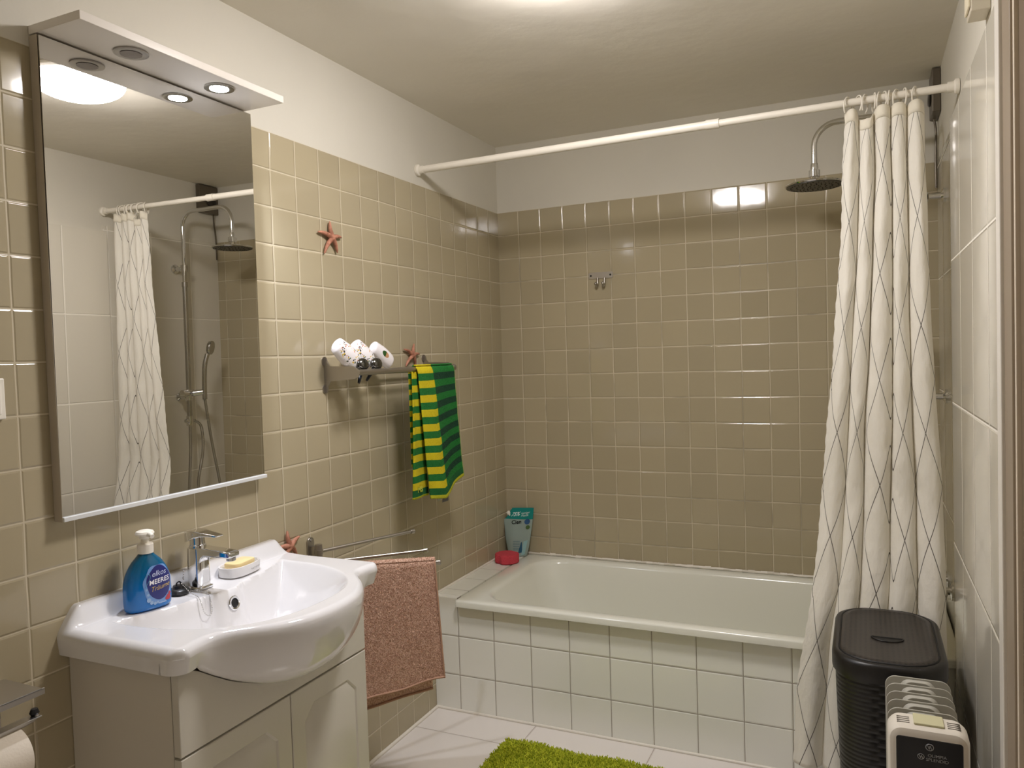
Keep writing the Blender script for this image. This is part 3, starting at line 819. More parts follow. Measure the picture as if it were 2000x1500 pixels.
# ------------------------------------------------------------------ towel shelf
ts = thing('towel_shelf', (.06, -1.01, 1.28), 'brushed steel wall shelf rack with front towel bar', 'shelf')
def bracket(y):
    mb = MB()
    # side plate seen edge-on: foot on the wall and an arm toward the room
    prof = [(0.001, 1.284), (.006, 1.280), (.011, 1.284), (.013, 1.300), (.022, 1.316), (.115, 1.322), (.132, 1.328), (.134, 1.344), (.128, 1.352), (.112, 1.362), (.022, 1.364), (.013, 1.376), (.011, 1.388), (.006, 1.393), (.001, 1.389)]
    mb.loops([[(x, y-.0022, z) for x, z in prof], [(x, y+.0022, z) for x, z in prof]])
    mb.lathe([(.0145, 0), (.0145, .003)], Matrix.Translation((.0, y, 1.292)) @ Matrix.Rotation(PI/2, 4, 'Y'), 20)
    mb.lathe([(.0145, 0), (.0145, .003)], Matrix.Translation((.0, y, 1.380)) @ Matrix.Rotation(PI/2, 4, 'Y'), 20)
    return mb
for y in (-1.316, -.712): obj('bracket', bracket(y), m_steel, ts, smooth=35)
b = MB(); b.tube([(.128, -1.318, 1.342), (.128, -.708, 1.342)], .0095, 20); b.lathe([(.0115, 0), (.0115, .012), (.009, .015)], axisM((.128, -.712, 1.342), (0, 1, 0)), 20); obj('towel_bar', b, m_steel, ts)
for x in (.036, .068, .098):
    b = MB(); b.tube([(x, -1.314, 1.346), (x, -.714, 1.346)], .0048, 12); obj('shelf_rod', b, m_steel, ts)

# three floral containers lying on the rack
def floral_mat(name, cactus):
    m = mat(name, rgb(238, 234, 236), .15); t = NT(m)
    tc = t.n('ShaderNodeTexCoord').outputs['UV']; c = t.sep(tc)
    if cactus:
        d = t.math('SQRT', t.math('ADD', t.math('POWER', t.math('SUBTRACT', c[0], .40), 2), t.math('POWER', t.math('MULTIPLY', t.math('SUBTRACT', c[1], .52), .55), 2)))
        k = t.maprange(d, .085, .095, 1, 0)
        colr = t.mix(t.maprange(c[1], .50, .51), rgb(196, 150, 110), rgb(48, 84, 40))
    else:
        d = t.math('SQRT', t.math('ADD', t.math('POWER', t.math('SUBTRACT', c[0], .40), 2), t.math('POWER', t.math('MULTIPLY', t.math('SUBTRACT', c[1], .56), .6), 2)))
        ringm = t.math('MULTIPLY', t.maprange(d, .10, .12, 0, 1), t.maprange(d, .24, .27, 1, 0))
        nv = t.n('ShaderNodeTexVoronoi'); nv.inputs['Scale'].default_value = 17; t.link(tc, nv.inputs['Vector'])
        k = t.math('MULTIPLY', ringm, t.maprange(nv.outputs['Distance'], .38, .44, 1, 0))
        cr = t.n('ShaderNodeValToRGB'); cr.color_ramp.interpolation = 'CONSTANT'
        el = cr.color_ramp.elements; el[0].color = rgb(70, 60, 60); el[0].position = 0; el[1].color = rgb(214, 180, 70); el[1].position = .3
        e = el.new(.5); e.color = rgb(200, 120, 90); e = el.new(.65); e.color = rgb(90, 120, 80); e = el.new(.82); e.color = rgb(230, 200, 110)
        t.link(t.sep(nv.outputs['Color'])[0], cr.inputs[0]); colr = cr.outputs[0]
    t.link(t.mix(k, rgb(238, 234, 236), colr), t.b.inputs['Base Color'])
    return m
m_flo = floral_mat('floral_print_porcelain', False); m_cac = floral_mat('cactus_print_porcelain', True)
m_gun = mat('dark_chrome', (.18, .18, .172, 1), .16, 1.0); m_navy = mat('dark_blue_plastic', rgb(28, 36, 48), .35)
def container(p0, p1, r, mt, label, ball, tip, flip=False):
    p0, p1 = Vector(p0), Vector(p1); d = (p1-p0); Ln = d.length; d.normalize()
    nx = Vector((1, 0, 0)); sd_ = d.cross(nx).normalized(); nx = sd_.cross(d).normalized()
    root = thing('floral_container', (p0+p1)/2, label, 'container', 'floral containers lying on the rack')
    prof = [(0, .55), (.02, .72), (.06, .82), (.2, .90), (.45, 1.0), (.7, 1.0), (.88, .94), (.96, .82), (1.0, .6)]
    mb = MB()
    def f(u, v):
        s = lerp(0, 1, v); rr = hermite(prof, s)*r; a = 2*PI*u
        p = p0 + d*(s*Ln) + sd_*(rr*math.cos(a)) + nx*(rr*.72*math.sin(a)); return tuple(p)
    mb.grid(f, 48, 30, uvfn=lambda u, v: ((u*2) % 2.0 * .8, 1-v))
    for v in (0, 1):
        mb.add([f(k/24, v) for k in range(24)], [tuple(range(24))])
    obj('container_body', mb, mt, root, smooth=50)
    if ball:
        mb = MB(); q = Vector(ball); mb.lathe([(.0005, -1)]+[(math.sin(PI*i/12), -math.cos(PI*i/12)) for i in range(1, 12)]+[(.0005, 1)], Matrix.Translation(q) @ Matrix.Diagonal((.016, .027, .021, 1)), 28)
        obj('round_cap', mb, m_gun, root, smooth=60)
    if tip:
        mb = MB(); q = Vector(ball or p1); tt = Vector(tip); mb.tube([q-Vector((.008, 0, .012)), lerp(q, tt, .6), tt], [.006, .0065, .004], 12)
        obj('nozzle', mb, m_navy, root, smooth=60)
container((.070, -1.345, 1.432), (.085, -1.262, 1.367), .034, m_flo, 'leftmost white floral container lying on the steel rack', (.108, -1.262, 1.366), (.110, -1.288, 1.308))
container((.062, -1.243, 1.432), (.080, -1.182, 1.367), .034, m_flo, 'middle white floral container lying on the steel rack', (.110, -1.190, 1.366), (.112, -1.248, 1.315))
container((.070, -1.150, 1.424), (.078, -1.060, 1.368), .029, m_cac, 'rightmost white container with a cactus print on the steel rack', None, None)

# ------------------------------------------------------------------ terry cloth helper
def tufts(mb, fn, n, ln, wid, seed=1, nfn=None, jit=.7):
    rnd = random.Random(seed); out = MB()
    for k in range(n):
        u, v = rnd.random(), rnd.random(); e = .004
        p = Vector(fn(u, v)); pu = Vector(fn(min(1, u+e), v)) - Vector(fn(max(0, u-e), v)); pv = Vector(fn(u, min(1, v+e))) - Vector(fn(u, max(0, v-e)))
        nr = pu.cross(pv)
        if nr.length < 1e-12: continue
        nr.normalize()
        if nfn: nr = nfn(nr)
        d = (nr + Vector((rnd.uniform(-jit, jit), rnd.uniform(-jit, jit), rnd.uniform(-jit, jit)*.9))).normalized()
        a = d.orthogonal().normalized(); ang_ = rnd.uniform(0, 6.28); a = Matrix.Rotation(ang_, 3, d) @ a; c = d.cross(a)
        l = ln*rnd.uniform(.6, 1.2); o = len(out.v)
        out.add([p+a*wid, p-a*wid*.5+c*wid*.87, p-a*wid*.5-c*wid*.87, p+d*l+a*wid*.5, p+d*l-a*wid*.3+c*wid*.4, p+d*l-a*wid*.3-c*wid*.4],
                [(0,1,4,3),(1,2,5,4),(2,0,3,5),(3,4,5)])
        if mb is not None:
            for i in range(6): out.uv[o+i] = mb(u, v)
    return out

# green striped towel
def green_mat():
    m = mat('striped_terry', rgb(30, 110, 50), .9); t = NT(m)
    tc = t.n('ShaderNodeTexCoord').outputs['UV']; c = t.sep(tc)
    st = t.math('PINGPONG', t.math('DIVIDE', c[1], .0500), 0.5)
    s = t.maprange(st, .245, .262)
    left = t.mix(s, rgb(226, 208, 22), rgb(24, 122, 48)); right = t.mix(s, rgb(22, 126, 46), rgb(6, 66, 40))
    body = t.mix(t.maprange(c[0], .375, .38), left, right)
    edge = t.maprange(c[1], .012, .013, 1, 0)
    bnd = t.math('MULTIPLY', t.maprange(c[1], .014, .0145), t.maprange(c[1], .036, .0365, 1, 0))
    col = t.mix(bnd, body, rgb(16, 104, 46))
    col = t.mix(edge, col, rgb(206, 206, 40))
    col = t.mix(t.maprange(c[0], .985, .988), col, rgb(170, 190, 110))
    n = t.noise(t.pos(), 900, 1)
    col = t.mix(t.maprange(n, .3, .7, 0, .22), col, (0, 0, 0, 1), 'MULTIPLY')
    t.link(col, t.b.inputs['Base Color']); t.link(t.bump(n, .8, .002), t.b.inputs['Normal'])
    t.b.inputs['Sheen Weight'].default_value = .0
    return m
m_green = green_mat()
def gfront(u, v):        # v 0 bottom .. 1 top ; u 0 left .. 1 right
    yt = lerp(-.990, -.728, u); yb = lerp(-.940, -.668, u)
    y = lerp(yb, yt, v**.8)
    zbm = .872 if u < .25 else 0
    zb_ = interp([(0, .880), (.3, .868), (1, .922)], u)
    z = lerp(zb_, 1.350, v)
    x = .1435 + .010*math.sin(u*5.2+.5)*(1-v)**.6 + .012*(1-v)*sstep(.0, .35, u)*sstep(.8, .35, u) + .002*noise.noise(Vector((u*6, v*8, 2)))
    if v > .955: x -= .007*((v-.955)/.045)**2
    return (x, y, z)
def gleft(u, v):
    yt = lerp(-1.012, -.975, u); yb = lerp(-1.036, -.915, u)
    y = lerp(yb, yt, v); z = lerp(.893-.004*u, 1.338, v)
    return (.134 + .004*math.sin(u*6+v*3)-.008*u, y, z)
def gtop(u, v):
    a = math.radians(lerp(55, 180, v)); y = lerp(-.984, -.728, u)
    return (.128+.0135*math.cos(a), y, 1.342+.0125*math.sin(a)+.002)
def gback(u, v):
    return (.1125+.004*math.sin(u*9), lerp(-1.0, -.735, u), lerp(1.0, 1.345, v))
gt = thing('striped_towel', (.13, -.86, .87), 'green towel with yellow and dark green stripes hanging on the steel rack', 'towel')
uvg = lambda u, v: (u, v*.46)
uvl = lambda u, v: (u*.2, v*.46+.006)
b = MB(); b.grid(gfront, 50, 90, uvfn=uvg); b.grid(gleft, 10, 60, uvfn=uvl); b.grid(gtop, 40, 10, uvfn=lambda u, v: (u, .455+v*.02)); b.grid(gback, 20, 30, uvfn=uvg)
obj('towel_cloth', b, m_green, gt, smooth=80, solid=.004)
face_cam = lambda n: n if n.x > 0 else -n
b = tufts(uvg, gfront, 14000, .0035, .0007, 3, face_cam); b2 = tufts(uvl, gleft, 2600, .0035, .0007, 4, face_cam)
o = len(b.v); b.v += b2.v; b.f += [tuple(i+o for i in f) for f in b2.f]; b.m += b2.m; b.uv.update({k+o: q for k, q in b2.uv.items()})
obj('terry_pile', b, m_green, gt, smooth=0, kind='stuff', fix=False)
vs, fs = text_mesh('MS', .026, 0, .0008)
b = MB(); b.add([(.139, -.992+p[0], .921+p[1]) for p in vs], fs); obj('woven_letters', b, mat('yellow_woven_letters', rgb(190, 200, 70), .8), gt, smooth=0, fix=False)
b = MB(); b.box(.140, .1405, -.845, -.80, .848, .896); obj('care_label', b, mat('grey_care_label', rgb(110, 108, 112), .6), gt, smooth=0, label='grey printed care label')
b = MB(); b.box(.142, .1425, -.882, -.858, .860, .885); obj('brand_tag', b, mat('pale_tag', rgb(190, 195, 180), .6), gt, smooth=0, label='small pale tag')

# ------------------------------------------------------------------ swivel towel rail and brown towel
tr = thing('towel_rail', (.02, -1.42, .76), 'swivelling brushed steel towel rail with three arms beside the washbasin', 'towel rail')
b = MB(); b.loops([[(.001, p[0], p[1]) for p in rrect(-1.436, -1.406, .735, .842, .0148, 0)], [(.006, p[0], p[1]) for p in rrect(-1.436, -1.406, .735, .842, .0148, 0)]])
b.lathe([(.003, 0), (.0045, .0015), (.001, .0025)], axisM((.006, -1.421, .832), (1, 0, 0)), 14)
obj('wall_plate', b, m_steel, tr, smooth=40, bevel=.001)
b = MB(); b.tube([(.034, -1.421, .73), (.034, -1.421, .822)], .011, 20); b.box(.006, .034, -1.427, -1.415, .74, .815); obj('pivot', b, m_steel, tr, smooth=40)
arms = [((.169, -1.093), .800), ((.274, -1.184), .765), ((.349, -1.231), .745)]
for (ex, ey), z in arms:
    b = MB(); b.tube([(.034, -1.421, z), (ex, ey, z)], .0055, 16); d = Vector((ex-.034, ey+1.421, 0)).normalized()
    b.lathe([(.008, -.012), (.0085, 0), (.006, .003)], axisM((ex, ey, z), d), 18); b.tube([(.034, -1.421, z-.006), (.034, -1.421, z+.006)], .0135, 18)
    obj('rail_arm', b, m_steel, tr, smooth=40)
dA = Vector((.349-.034, -1.231+1.421, 0)); LA = dA.length; dA.normalize(); nA = Vector((dA.y, -dA.x, 0))   # toward the camera
pA = Vector((.034, -1.421, .745))
def brown_mat():
    m = mat('brown_terry', rgb(160, 116, 92), .95); t = NT(m); P = t.pos()
    n = t.noise(P, 260, 3, .7)
    t.link(t.mix(t.maprange(n, .35, .65), rgb(186, 142, 118), rgb(238, 204, 182)), t.b.inputs['Base Color'])
    t.link(t.bump(n, 1.0, .004), t.b.inputs['Normal']); return m
m_brown = brown_mat()
def bfront(u, v):
    s = lerp(.10, .352, u) + .020*(1-v)*(u-.1); z1 = .756; z0 = lerp(.334, .391, u) + .004*math.sin(u*9)
    z = lerp(z0, z1, v)
    off = .011 + .012*(1-v)**.8 + .006*math.sin(u*6+1)*(1-v) - (.008*((v-.96)/.04)**2 if v > .96 else 0)
    p = pA + dA*s + nA*off; return (p.x, p.y, z)
def btop(u, v):
    a = math.radians(lerp(30, 180, v)); s = lerp(.10, .352, u); p = pA + dA*s + nA*(.0105*math.cos(a)); return (p.x, p.y, .747+.0125*math.sin(a))
def bback(u, v):
    s = lerp(.095, .332, u) + .01*(1-v)*0; z = lerp(lerp(.285, .342, u), .747, v); p = pA + dA*s + nA*(-.010-.008*(1-v)+.003*math.sin(u*8)); return (p.x, p.y, z)
bwt = thing('brown_towel', tuple(pA + dA*.22 - Vector((0, 0, .4))), 'brown terry towel hanging over the lowest arm of the swivel rail', 'towel')
b = MB(); b.grid(bfront, 40, 60); b.grid(btop, 40, 10); b.grid(bback, 30, 40)
obj('towel_cloth', b, m_brown, bwt, smooth=80, solid=.005)
nfb = lambda n: n if n.dot(nA) > 0 else -n
b = tufts(None, bfront, 16000, .0055, .0008, 5, nfb)
b2 = tufts(None, btop, 1600, .005, .0008, 6, lambda n: n if n.z > -.2 else -n)
o = len(b.v); b.v += b2.v; b.f += [tuple(i+o for i in f) for f in b2.f]; b.m += b2.m
obj('terry_pile', b, m_brown, bwt, smooth=0, kind='stuff', fix=False)
b = MB()
def hem(fn, us_, vs_, r=.0022):
    return [tuple(Vector(fn(u, v))+nA*.004) for u, v in zip(us_, vs_)]
b.tube(hem(bfront, [i/40 for i in range(41)], [.008]*41), .0035, 8); b.tube(hem(bfront, [.995]*41, [i/40 for i in range(41)]), .0028, 8)
b.tube(hem(bback, [i/40 for i in range(41)], [.008]*41), .0038, 8)
obj('hem', b, mat('tan_hem', rgb(176, 138, 114), .9), bwt, smooth=60)

# ------------------------------------------------------------------ hook plate on the back wall
hk = thing('wall_hook', (.498, -.002, 1.67), 'small steel double hook plate screwed to the back wall tiles', 'hook')
b = MB(); pr = rrect(.442, .554, 1.709, 1.737, .006, 0)
b.loops([[(p[0], -.0008, p[1]) for p in pr], [(p[0], -.004, p[1]) for p in pr]]); pt = obj('plate', b, m_steel, hk, smooth=40)
for x in (.453, .543):
    b = MB(); b.lathe([(.0045, 0), (.0045, .0006), (.001, .0008)], axisM((x, -.004, 1.723), (0, -1, 0)), 16); obj('screw_hole', b, m_dark, pt)
for x in (.484, .516):
    b = MB(); b.tube(spline([(x, -.004, 1.712), (x, -.008, 1.695), (x, -.010, 1.683), (x, -.018, 1.674), (x, -.028, 1.676), (x, -.032, 1.684)], 5), .0048, 12)
    b.lathe([(.001, -.007), (.005, -.005), (.0075, 0), (.005, .005), (.001, .007)], Matrix.Translation((x, -.032, 1.685)), 16)
    obj('prong', b, m_steel, hk, smooth=60)

# ------------------------------------------------------------------ refill pouch and sponge
po = thing('refill_pouch', (.075, -.05, .451), 'clear and teal soap refill pouch with white spout cap standing in the tub corner', 'pouch')
m_clear = mat('clear_film', rgb(172, 190, 182), .2, Transmission_Weight=.3, IOR=1.2)
out = [(.030, 0), (.022, .02), (.010, .07), (.002, .13), (-.001, .157), (.012, .168), (.020, .180), (.028, .190), (.034, .207), (.10, .215), (.150, .213)]
outr = [(.120, 0), (.128, .03), (.136, .08), (.144, .14), (.149, .20), (.150, .213)]
def pouch_pt(u, v, side, lift=0):
    h = v*.213
    xl = hermite(sorted([(b_, a_) for a_, b_ in out[:9]]), h) if h < .207 else lerp(.034, .04, 1)
    xr = hermite([(b_, a_) for a_, b_ in outr], h)
    x = lerp(xl, xr, u)
    th = .026*(1-v)**.8*(math.sin(PI*u)**.6 if 0 < u < 1 else 0) + .001
    lean = .028*v
    return (x, -.052 + lean - side*(th+lift), .451 + h + .006*u*v)
b = MB(); b.grid(lambda u, v: pouch_pt(u, v*.76, 1), 24, 30); b.grid(lambda u, v: pouch_pt(u, v*.76, -1), 24, 30, flip=True)
obj('film_body', b, m_clear, po, smooth=60)
b = MB(); b.grid(lambda u, v: pouch_pt(u, .76+v*.24, 1, .0006), 24, 12); b.grid(lambda u, v: pouch_pt(u, .76+v*.24, -1, .0006), 24, 12, flip=True)
obj('teal_header', b, mat('teal_print', rgb(10, 132, 126), .3), po, smooth=60)
b = MB(); a = Vector(pouch_pt(.02, .86, 1)); b.lathe([(.006, 0), (.006, .007), (.009, .008), (.009, .021), (.007, .023)], axisM((a.x+.006, a.y+.002, a.z-.006), (-.62, 0, .78)), 20)
obj('spout_cap', b, m_plastic, po)
def pouch_text(txt, size, u, v, col, name, bold=0):
    vs, fs = text_mesh(txt, size, 0, bold); mb = MB()
    for p in vs: pass
    def q(p):
        uu = max(.02, min(.98, u + p[0]/.13)); vv = v + (p[1]+p[0]*.10)/.213
        r_ = pouch_pt(uu, vv, 1, .0018); return r_
    mb.add([q(p) for p in vs], fs); return obj(name, mb, mat(name+'_ink', col, .5), po, smooth=0, fix=False)
pouch_text('75%', .026, .32, .865, rgb(225, 240, 238), 'percent_lettering', .0004)
pouch_text('weniger', .014, .70, .90, rgb(225, 240, 238), 'upper_line_lettering')
pouch_text('Plastik', .014, .70, .845, rgb(225, 240, 238), 'lower_line_lettering')
pouch_text('Cien', .024, .48, .70, rgb(14, 16, 18), 'maker_lettering', .0005)
def blob(u, v, r, col, name):
    mb = MB(); mb.add([pouch_pt(u+r*math.cos(k*PI/8)/.13, v+r*math.sin(k*PI/8)/.213, 1, .0016) for k in range(16)], [tuple(range(16))])
    obj(name, mb, mat(name+'_ink', col, .5), po, smooth=0, fix=False)
blob(.84, .715, .012, rgb(44, 84, 130), 'blue_badge'); blob(.88, .60, .009, rgb(70, 100, 50), 'green_badge')
b = MB()
def quadp(u0, u1, v0, v1, sk=0): 
    return [pouch_pt(u0, v0, 1, .0014), pouch_pt(u1, v0+sk, 1, .0014), pouch_pt(u1, v1+sk, 1, .0014), pouch_pt(u0, v1, 1, .0014)]
for k in range(6): b.add(quadp(.38, .66, .12+k*.035, .128+k*.035, .01), [(0,1,2,3)])
b.add([pouch_pt(.62, .06, 1, .0014), pouch_pt(.80, .08, 1, .0014), pouch_pt(.74, .30, 1, .0014), pouch_pt(.70, .28, 1, .0014)], [(0,1,2,3)])
obj('blue_print', b, mat('deep_teal_print', rgb(30, 84, 110), .5), po, smooth=0, fix=False)
b = MB(); b.add([pouch_pt(.78, .02, 1, .0014), pouch_pt(.92, .04, 1, .0014), pouch_pt(.94, .33, 1, .0014), pouch_pt(.80, .31, 1, .0014)], [(0,1,2,3)])
obj('pale_print', b, mat('pale_aqua_print', rgb(140, 180, 182), .5), po, smooth=0, fix=False)

sp_ = MB()
def spl(r, z):
    pts = []
    for k in range(60):
        a = 2*PI*k/60
        rr = r*(.064 - .012*math.cos(2*a)**8*0 - .010*math.exp(-((a-4.3)/.25)**2) - .008*math.exp(-((a-1.2)/.3)**2))
        pts.append((.078+rr*math.cos(a)*1.0*.85, -.178+rr*math.sin(a)*.85, z))
    return pts
sp_.loops([spl(.93, TZ+.001), spl(1, TZ+.004), spl(1, TZ+.036), spl(.96, TZ+.040), spl(.5, TZ+.0405)])
m_sponge = mat('red_foam', rgb(204, 66, 78), .9); t = NT(m_sponge)
vo = t.n('ShaderNodeTexVoronoi'); vo.inputs['Scale'].default_value = 320; t.link(t.pos(), vo.inputs['Vector'])
t.link(t.bump(vo.outputs['Distance'], .8, .003), t.b.inputs['Normal'])
obj('bath_sponge', sp_, m_sponge, smooth=50, label='pinkish red bath sponge lying on the left tub ledge', cat='sponge')

# ------------------------------------------------------------------ laundry hamper
HX0, HX1, HY0, HY1, HZ = 1.470, 1.733, -1.262, -.812, .605
hp = thing('laundry_hamper', ((HX0+HX1)/2, (HY0+HY1)/2, 0), 'tall black plastic laundry hamper with a perforated lid before the curtain', 'hamper')
m_hblack = mat('black_hamper_plastic', rgb(22, 20, 19), .38)
m_weave = mat('woven_black_plastic', rgb(22, 20, 19), .42); t = NT(m_weave)
c = t.sep(t.pos()); 
row_ = t.math('FLOOR', t.math('DIVIDE', c[2], .011))
hz_ = t.math('ADD', c[0], c[1])
wv = t.math('SINE', t.math('ADD', t.math('MULTIPLY', hz_, 150), t.math('MULTIPLY', row_, PI)))
hgt = t.math('ADD', t.math('MULTIPLY', wv, .5), t.math('PINGPONG', t.math('DIVIDE', c[2], .011), .5))
t.link(t.bump(hgt, 1.0, .003), t.b.inputs['Normal'])
b = MB(); lp = []
for z, k in ((0, .030), (.004, .026), (.02, .024), (.3, .015), (.50, .009), (.555, .008), (.575, .008)):
    lp.append(rrect(HX0+k, HX1-k, HY0+k, HY1-k, .085, z, 10))
b.loops(lp); obj('hamper_body', b, m_weave, hp, smooth=40)
def hr(k, z, r=.10): return rrect(HX0+k, HX1-k, HY0+k, HY1-k, r-k*.7, z, 12)
b = MB(); b.loops([hr(.009, .555), hr(.001, .557), hr(0, .562), hr(0, .594), hr(.004, .602), hr(.010, .605), hr(.017, .604), hr(.018, .600), hr(.05, .5995)], cap0=False)
rim = obj('lid_rim', b, m_hblack, hp, smooth=40)
m_perf = mat('perforated_lid', rgb(34, 30, 28), .4); t = NT(m_perf); c = t.sep(t.pos())
u = t.math('PINGPONG', t.math('DIVIDE', c[0], .0125), .5); v_ = t.math('PINGPONG', t.math('ADD', t.math('DIVIDE', c[1], .011), t.math('MULTIPLY', t.math('FLOOR', t.math('ADD', t.math('DIVIDE', c[0], .0125), .5)), .5)), .5)
hole = t.math('MULTIPLY', t.maprange(u, .22, .26, 1, 0), t.maprange(v_, .24, .30, 1, 0))
t.link(t.mix(hole, rgb(44, 38, 34), rgb(2, 2, 2)), t.b.inputs['Base Color']); t.link(t.bump(hole, -1.0, .002), t.b.inputs['Normal'])
b = MB(); b.loops([hr(.0195, .596), hr(.0195, .6055), hr(.022, .6075), hr(.034, .6078), hr(.040, .606)], cap0=False)
lid = obj('lid_plate', b, m_perf, hp, smooth=40)
# rim slots and grip
b = MB()
def arcseg(k, z, i0, i1):
    l = hr(k, z); n = len(l); return [l[i % n] for i in range(i0, i1)]
nL = len(hr(0, 0))
for s0 in (0, 13, 26, 39): b.tube(arcseg(.0175, .6042, s0-1, s0+13), .0028, 6)
obj('rim_slots', b, m_dark, rim, smooth=60)
hcx, hcy = (HX0+HX1)/2, (HY0+HY1)/2-.03
b = MB(); pts = [(hcx+.038*math.cos(math.radians(180+180*i/16)), hcy+.030*math.sin(math.radians(180+180*i/16)), 0) for i in range(17)]
b.loops([[(p[0], p[1], .6062) for p in pts], [(p[0], p[1], .6070) for p in pts]]); obj('grip_recess', b, m_dark, lid, smooth=0)
b = MB(); b.tube([(p[0], p[1], .6072) for p in pts], .0018, 8); b.tube([(hcx-.038, hcy, .6072), (hcx+.038, hcy, .6072)], .0022, 8); obj('grip_lip', b, m_hblack, lid, smooth=60)

# ------------------------------------------------------------------ oil heater
ht = thing('oil_heater', (1.655, -1.5, 0), 'grey finned oil heater with black control face, in the lower right corner', 'heater')
m_fin = mat('grey_fin_enamel', rgb(182, 180, 170), .28)
HT = .622
def fin(y, k=0):
    mb = MB(); x0, x1 = 1.590+k*.001, 1.722
    def sl_(x0, x1, z1, r, yy):
        pts = []
        for (cx, cz, a0) in ((x1-r, z1-r, 0), (x0+r, z1-r, 90), (x0+r, .09+r, 180), (x1-r, .09+r, 270)):
            for i in range(9):
                a = math.radians(a0+90*i/8); pts.append((cx+r*math.cos(a), yy, cz+r*math.sin(a)))
        return pts
    mb.loops([sl_(x0, x1, HT, .022, y-.0015), sl_(x0, x1, HT, .022, y+.0015)])
    # pressed oil channel swelling in the middle of the fin
    mb.loops([sl_(x0+.030, x1-.030, HT-.004, .020, y-.0020), sl_(x0+.036, x1-.036, HT-.006, .020, y-.011)], cap0=False)
    mb.loops([sl_(x0+.030, x1-.030, HT-.004, .020, y+.0020), sl_(x0+.036, x1-.036, HT-.006, .020, y+.011)], cap0=False)
    return mb
for k in range(6): obj('fin', fin(-1.355-k*.0425, 0), m_fin, ht, smooth=40, bevel=.0008)
b = MB()
def cl(x0, x1, z0, z1, r, y):
    pts = []
    for (cx, cz, a0) in ((x1-r, z1-r, 0), (x0+r, z1-r, 90), (x0+r, z0+r, 180), (x1-r, z0+r, 270)):
        for i in range(9):
            a = math.radians(a0+90*i/8); pts.append((cx+r*math.cos(a), y, cz+r*math.sin(a)))
    return pts
b.loops([cl(1.590, 1.726, .07, .640, .024, -1.59), cl(1.588, 1.728, .07, .642, .024, -1.60), cl(1.588, 1.728, .07, .642, .024, -1.640), cl(1.592, 1.724, .074, .638, .022, -1.652), cl(1.600, 1.716, .08, .628, .012, -1.656)])
hb = obj('control_housing', b, mat('white_heater_plastic', rgb(226, 220, 208), .35), ht, smooth=40)
b = MB(); b.loops([cl(1.6025, 1.7155, .10, .6245, .006, -1.6560), cl(1.6035, 1.7145, .101, .6235, .006, -1.6575)]); fp = obj('control_face', b, mat('black_gloss_face', rgb(16, 18, 22), .2), hb, smooth=40)
b = MB(); b.box(1.634, 1.686, -1.640, -1.596, .6415, .6465); obj('handle_pad', b, mat('cream_pad', rgb(206, 202, 164), .5), hb, smooth=0, bevel=.0015)
m_slot = mat('dark_grey_slots', rgb(90, 84, 74), .6)
for s in (0, 1):
    b = MB()
    for k in range(4): b.box(1.605+s*.087+.0, 1.627+s*.087, -1.636+k*.008, -1.633+k*.008, .6405, .6424)
    obj('vent_slots', b, m_slot, hb, smooth=0)
b = MB()
def ht_text(txt, size, x, z, bold=0):
    vs, fs = text_mesh(txt, size, 0, bold); b.add([(x+p[0], -1.6585, z+p[1]) for p in vs], fs)
ht_text('OLIMPIA', .0085, 1.672, .5945); ht_text('SPLENDID', .0085, 1.672, .5865)
def logo(x, z, r):
    pts = [(x+r*math.cos(2*PI*k/24), -1.6582, z+r*math.sin(2*PI*k/24)*.95) for k in range(24)]; b.tube(pts, r*.12, 6, closed=True)
    b.tube(spline([(x-r*.55, -1.6582, z+r*.6), (x-.1*r, -1.6582, z-.5*r), (x+.1*r, -1.6582, z+.5*r), (x+r*.55, -1.6582, z-r*.6)], 5), r*.12, 6)
logo(1.6445, .5905, .0055); logo(1.6595, .6105, .0065)
obj('logo_lettering', b, mat('silver_ink', rgb(170, 172, 176), .4), fp, smooth=0, fix=False)
for s in (-1, 1):
    b = MB(); x = 1.657+s*.06; b.box(1.60, 1.714, -1.63+.14*(s+1)/2-.0, -1.60+.14*(s+1)/2, .03, .09); 
    for xx in (1.607, 1.707): b.lathe([(.001, -.01), (.024, -.01), (.026, 0), (.024, .01), (.001, .01)], axisM((xx, -1.615+.14*(s+1)/2, .026), (1, 0, 0)), 24)
    obj('castor_foot', b, m_black, ht, smooth=40)
b = MB(); b.tube(spline([(1.724, -1.645, .30), (1.735, -1.65, .25), (1.74, -1.63, .15), (1.76, -1.55, .01), (1.765, -1.35, .006), (1.77, -1.0, .006)], 8), .0035, 8)
obj('power_cord', b, mat('white_cord', rgb(214, 206, 190), .5), ht, smooth=60)

# ------------------------------------------------------------------ bath mat
m_mat = mat('lime_chenille', rgb(150, 160, 20), .95); t = NT(m_mat); n = t.noise(t.pos(), 90, 2)
t.link(t.mix(t.maprange(n, .35, .65), rgb(150, 164, 22), rgb(204, 208, 58)), t.b.inputs['Base Color'])
bm_ = thing('bath_mat', (.80, -1.15, 0), 'lime green shaggy bath mat on the floor tiles', 'bath mat')
MX0, MX1, MYa, MYb = .375, 1.17, -1.50, -.852
def mat_pt(u, v):
    x = lerp(MX0, MX1, u); y = lerp(MYa, MYb, v) + .006*math.sin(u*14)*v + .006*noise.noise(Vector((u*9, 0, 4)))*v; x += .006*noise.noise(Vector((v*9, 2, 1)))*(1-u)
    return (x, y, .006 + .012*min(1, 14*u, 14*(1-u), 14*v, 14*(1-v)) + .003*noise.noise(Vector((u*25, v*22, 0))))
b = MB(); b.grid(mat_pt, 90, 70)
b.box(MX0+.01, MX1-.01, MYa+.01, MYb-.012, .0005, .008)
obj('mat_base', b, m_mat, bm_, smooth=60)
def mt_sample(u, v): return mat_pt(u, v)
rnd = random.Random(9)
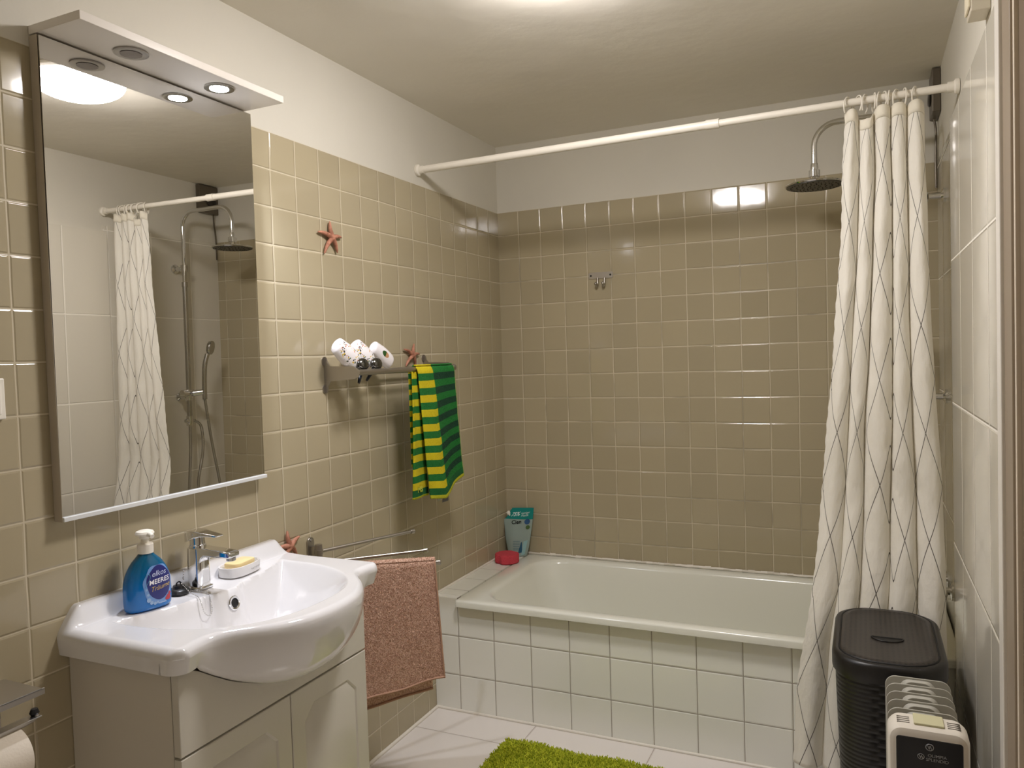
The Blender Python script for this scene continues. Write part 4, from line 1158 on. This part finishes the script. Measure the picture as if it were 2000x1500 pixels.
b = tufts(None, lambda u, v: mat_pt(u, .45+.55*v), 15000, .013, .0024, 9, lambda n: n if n.z > 0 else -n, .75)
obj('chenille_pile', b, m_mat, bm_, smooth=60, kind='stuff', fix=False)

# ------------------------------------------------------------------ toilet paper holder
tp = thing('toilet_paper_holder', (.07, -2.40, .66), 'brushed aluminium paper holder with a flat shelf at the lower left edge', 'paper holder')
m_shelf = mat('brushed_aluminium', (.62, .60, .58, 1), .28, 1.0)
b = MB(); b.box(.002, .118, -2.52, -2.347, .769, .7715); b.box(.1155, .118, -2.52, -2.343, .759, .7715); b.box(.002, .005, -2.50, -2.36, .68, .7715)
obj('shelf_plate', b, m_shelf, tp, smooth=0, bevel=.0008)
b = MB(); b.tube(spline([(.005, -2.49, .712), (.05, -2.49, .712), (.085, -2.485, .708), (.092, -2.45, .706), (.092, -2.38, .706), (.092, -2.352, .709), (.092, -2.345, .716)], 6), .0052, 12)
obj('holder_arm', b, m_shelf, tp, smooth=50)
b = MB(); b.box(.080, .104, -2.49, -2.342, .7115, .714); obj('spring_plate', b, m_shelf, tp, smooth=0, bevel=.0006)
b = MB(); b.lathe([(.005, -.006), (.009, 0), (.006, .008), (.001, .009)], Matrix.Translation((.090, -2.348, .719)), 16); obj('black_stop', b, m_black, tp, label='black rubber stop')
b = MB(); Mr = axisM((.080, -2.485, .652), (0, 1, 0))
b.lathe([(.020, .0), (.054, .0), (.055, .002), (.055, .103), (.054, .105), (.020, .105), (.0195, .052)], Mr, 48); rl = thing('toilet_paper_roll', (.08, -2.43, .60), 'white toilet paper roll hanging at the lower left edge', 'toilet paper')
m_paper = mat('white_tissue', rgb(222, 212, 196), .95); t = NT(m_paper); t.link(t.bump(t.noise(t.pos(), 220, 2), .5, .001), t.b.inputs['Normal'])
obj('paper_roll', b, m_paper, rl, smooth=40)
b = MB(); b.tube([(.080, -2.486, .652), (.080, -2.379, .652)], .0205, 28, cap=False); obj('cardboard_core', b, mat('grey_cardboard', rgb(150, 132, 110), .9), rl, smooth=60)

# ------------------------------------------------------------------ wall switch at the left edge
sw = thing('light_switch', (.006, -2.36, 1.283), 'white wall switch plate on the beige tiles at the left edge', 'switch')
b = MB(); b.box(.0008, .010, -2.402, -2.320, 1.285, 1.366); obj('frame', b, m_plastic, sw, smooth=0, bevel=.002)
b = MB(); b.box(.0105, .014, -2.392, -2.330, 1.295, 1.356); obj('rocker', b, m_plastic, sw, smooth=0, bevel=.0015)
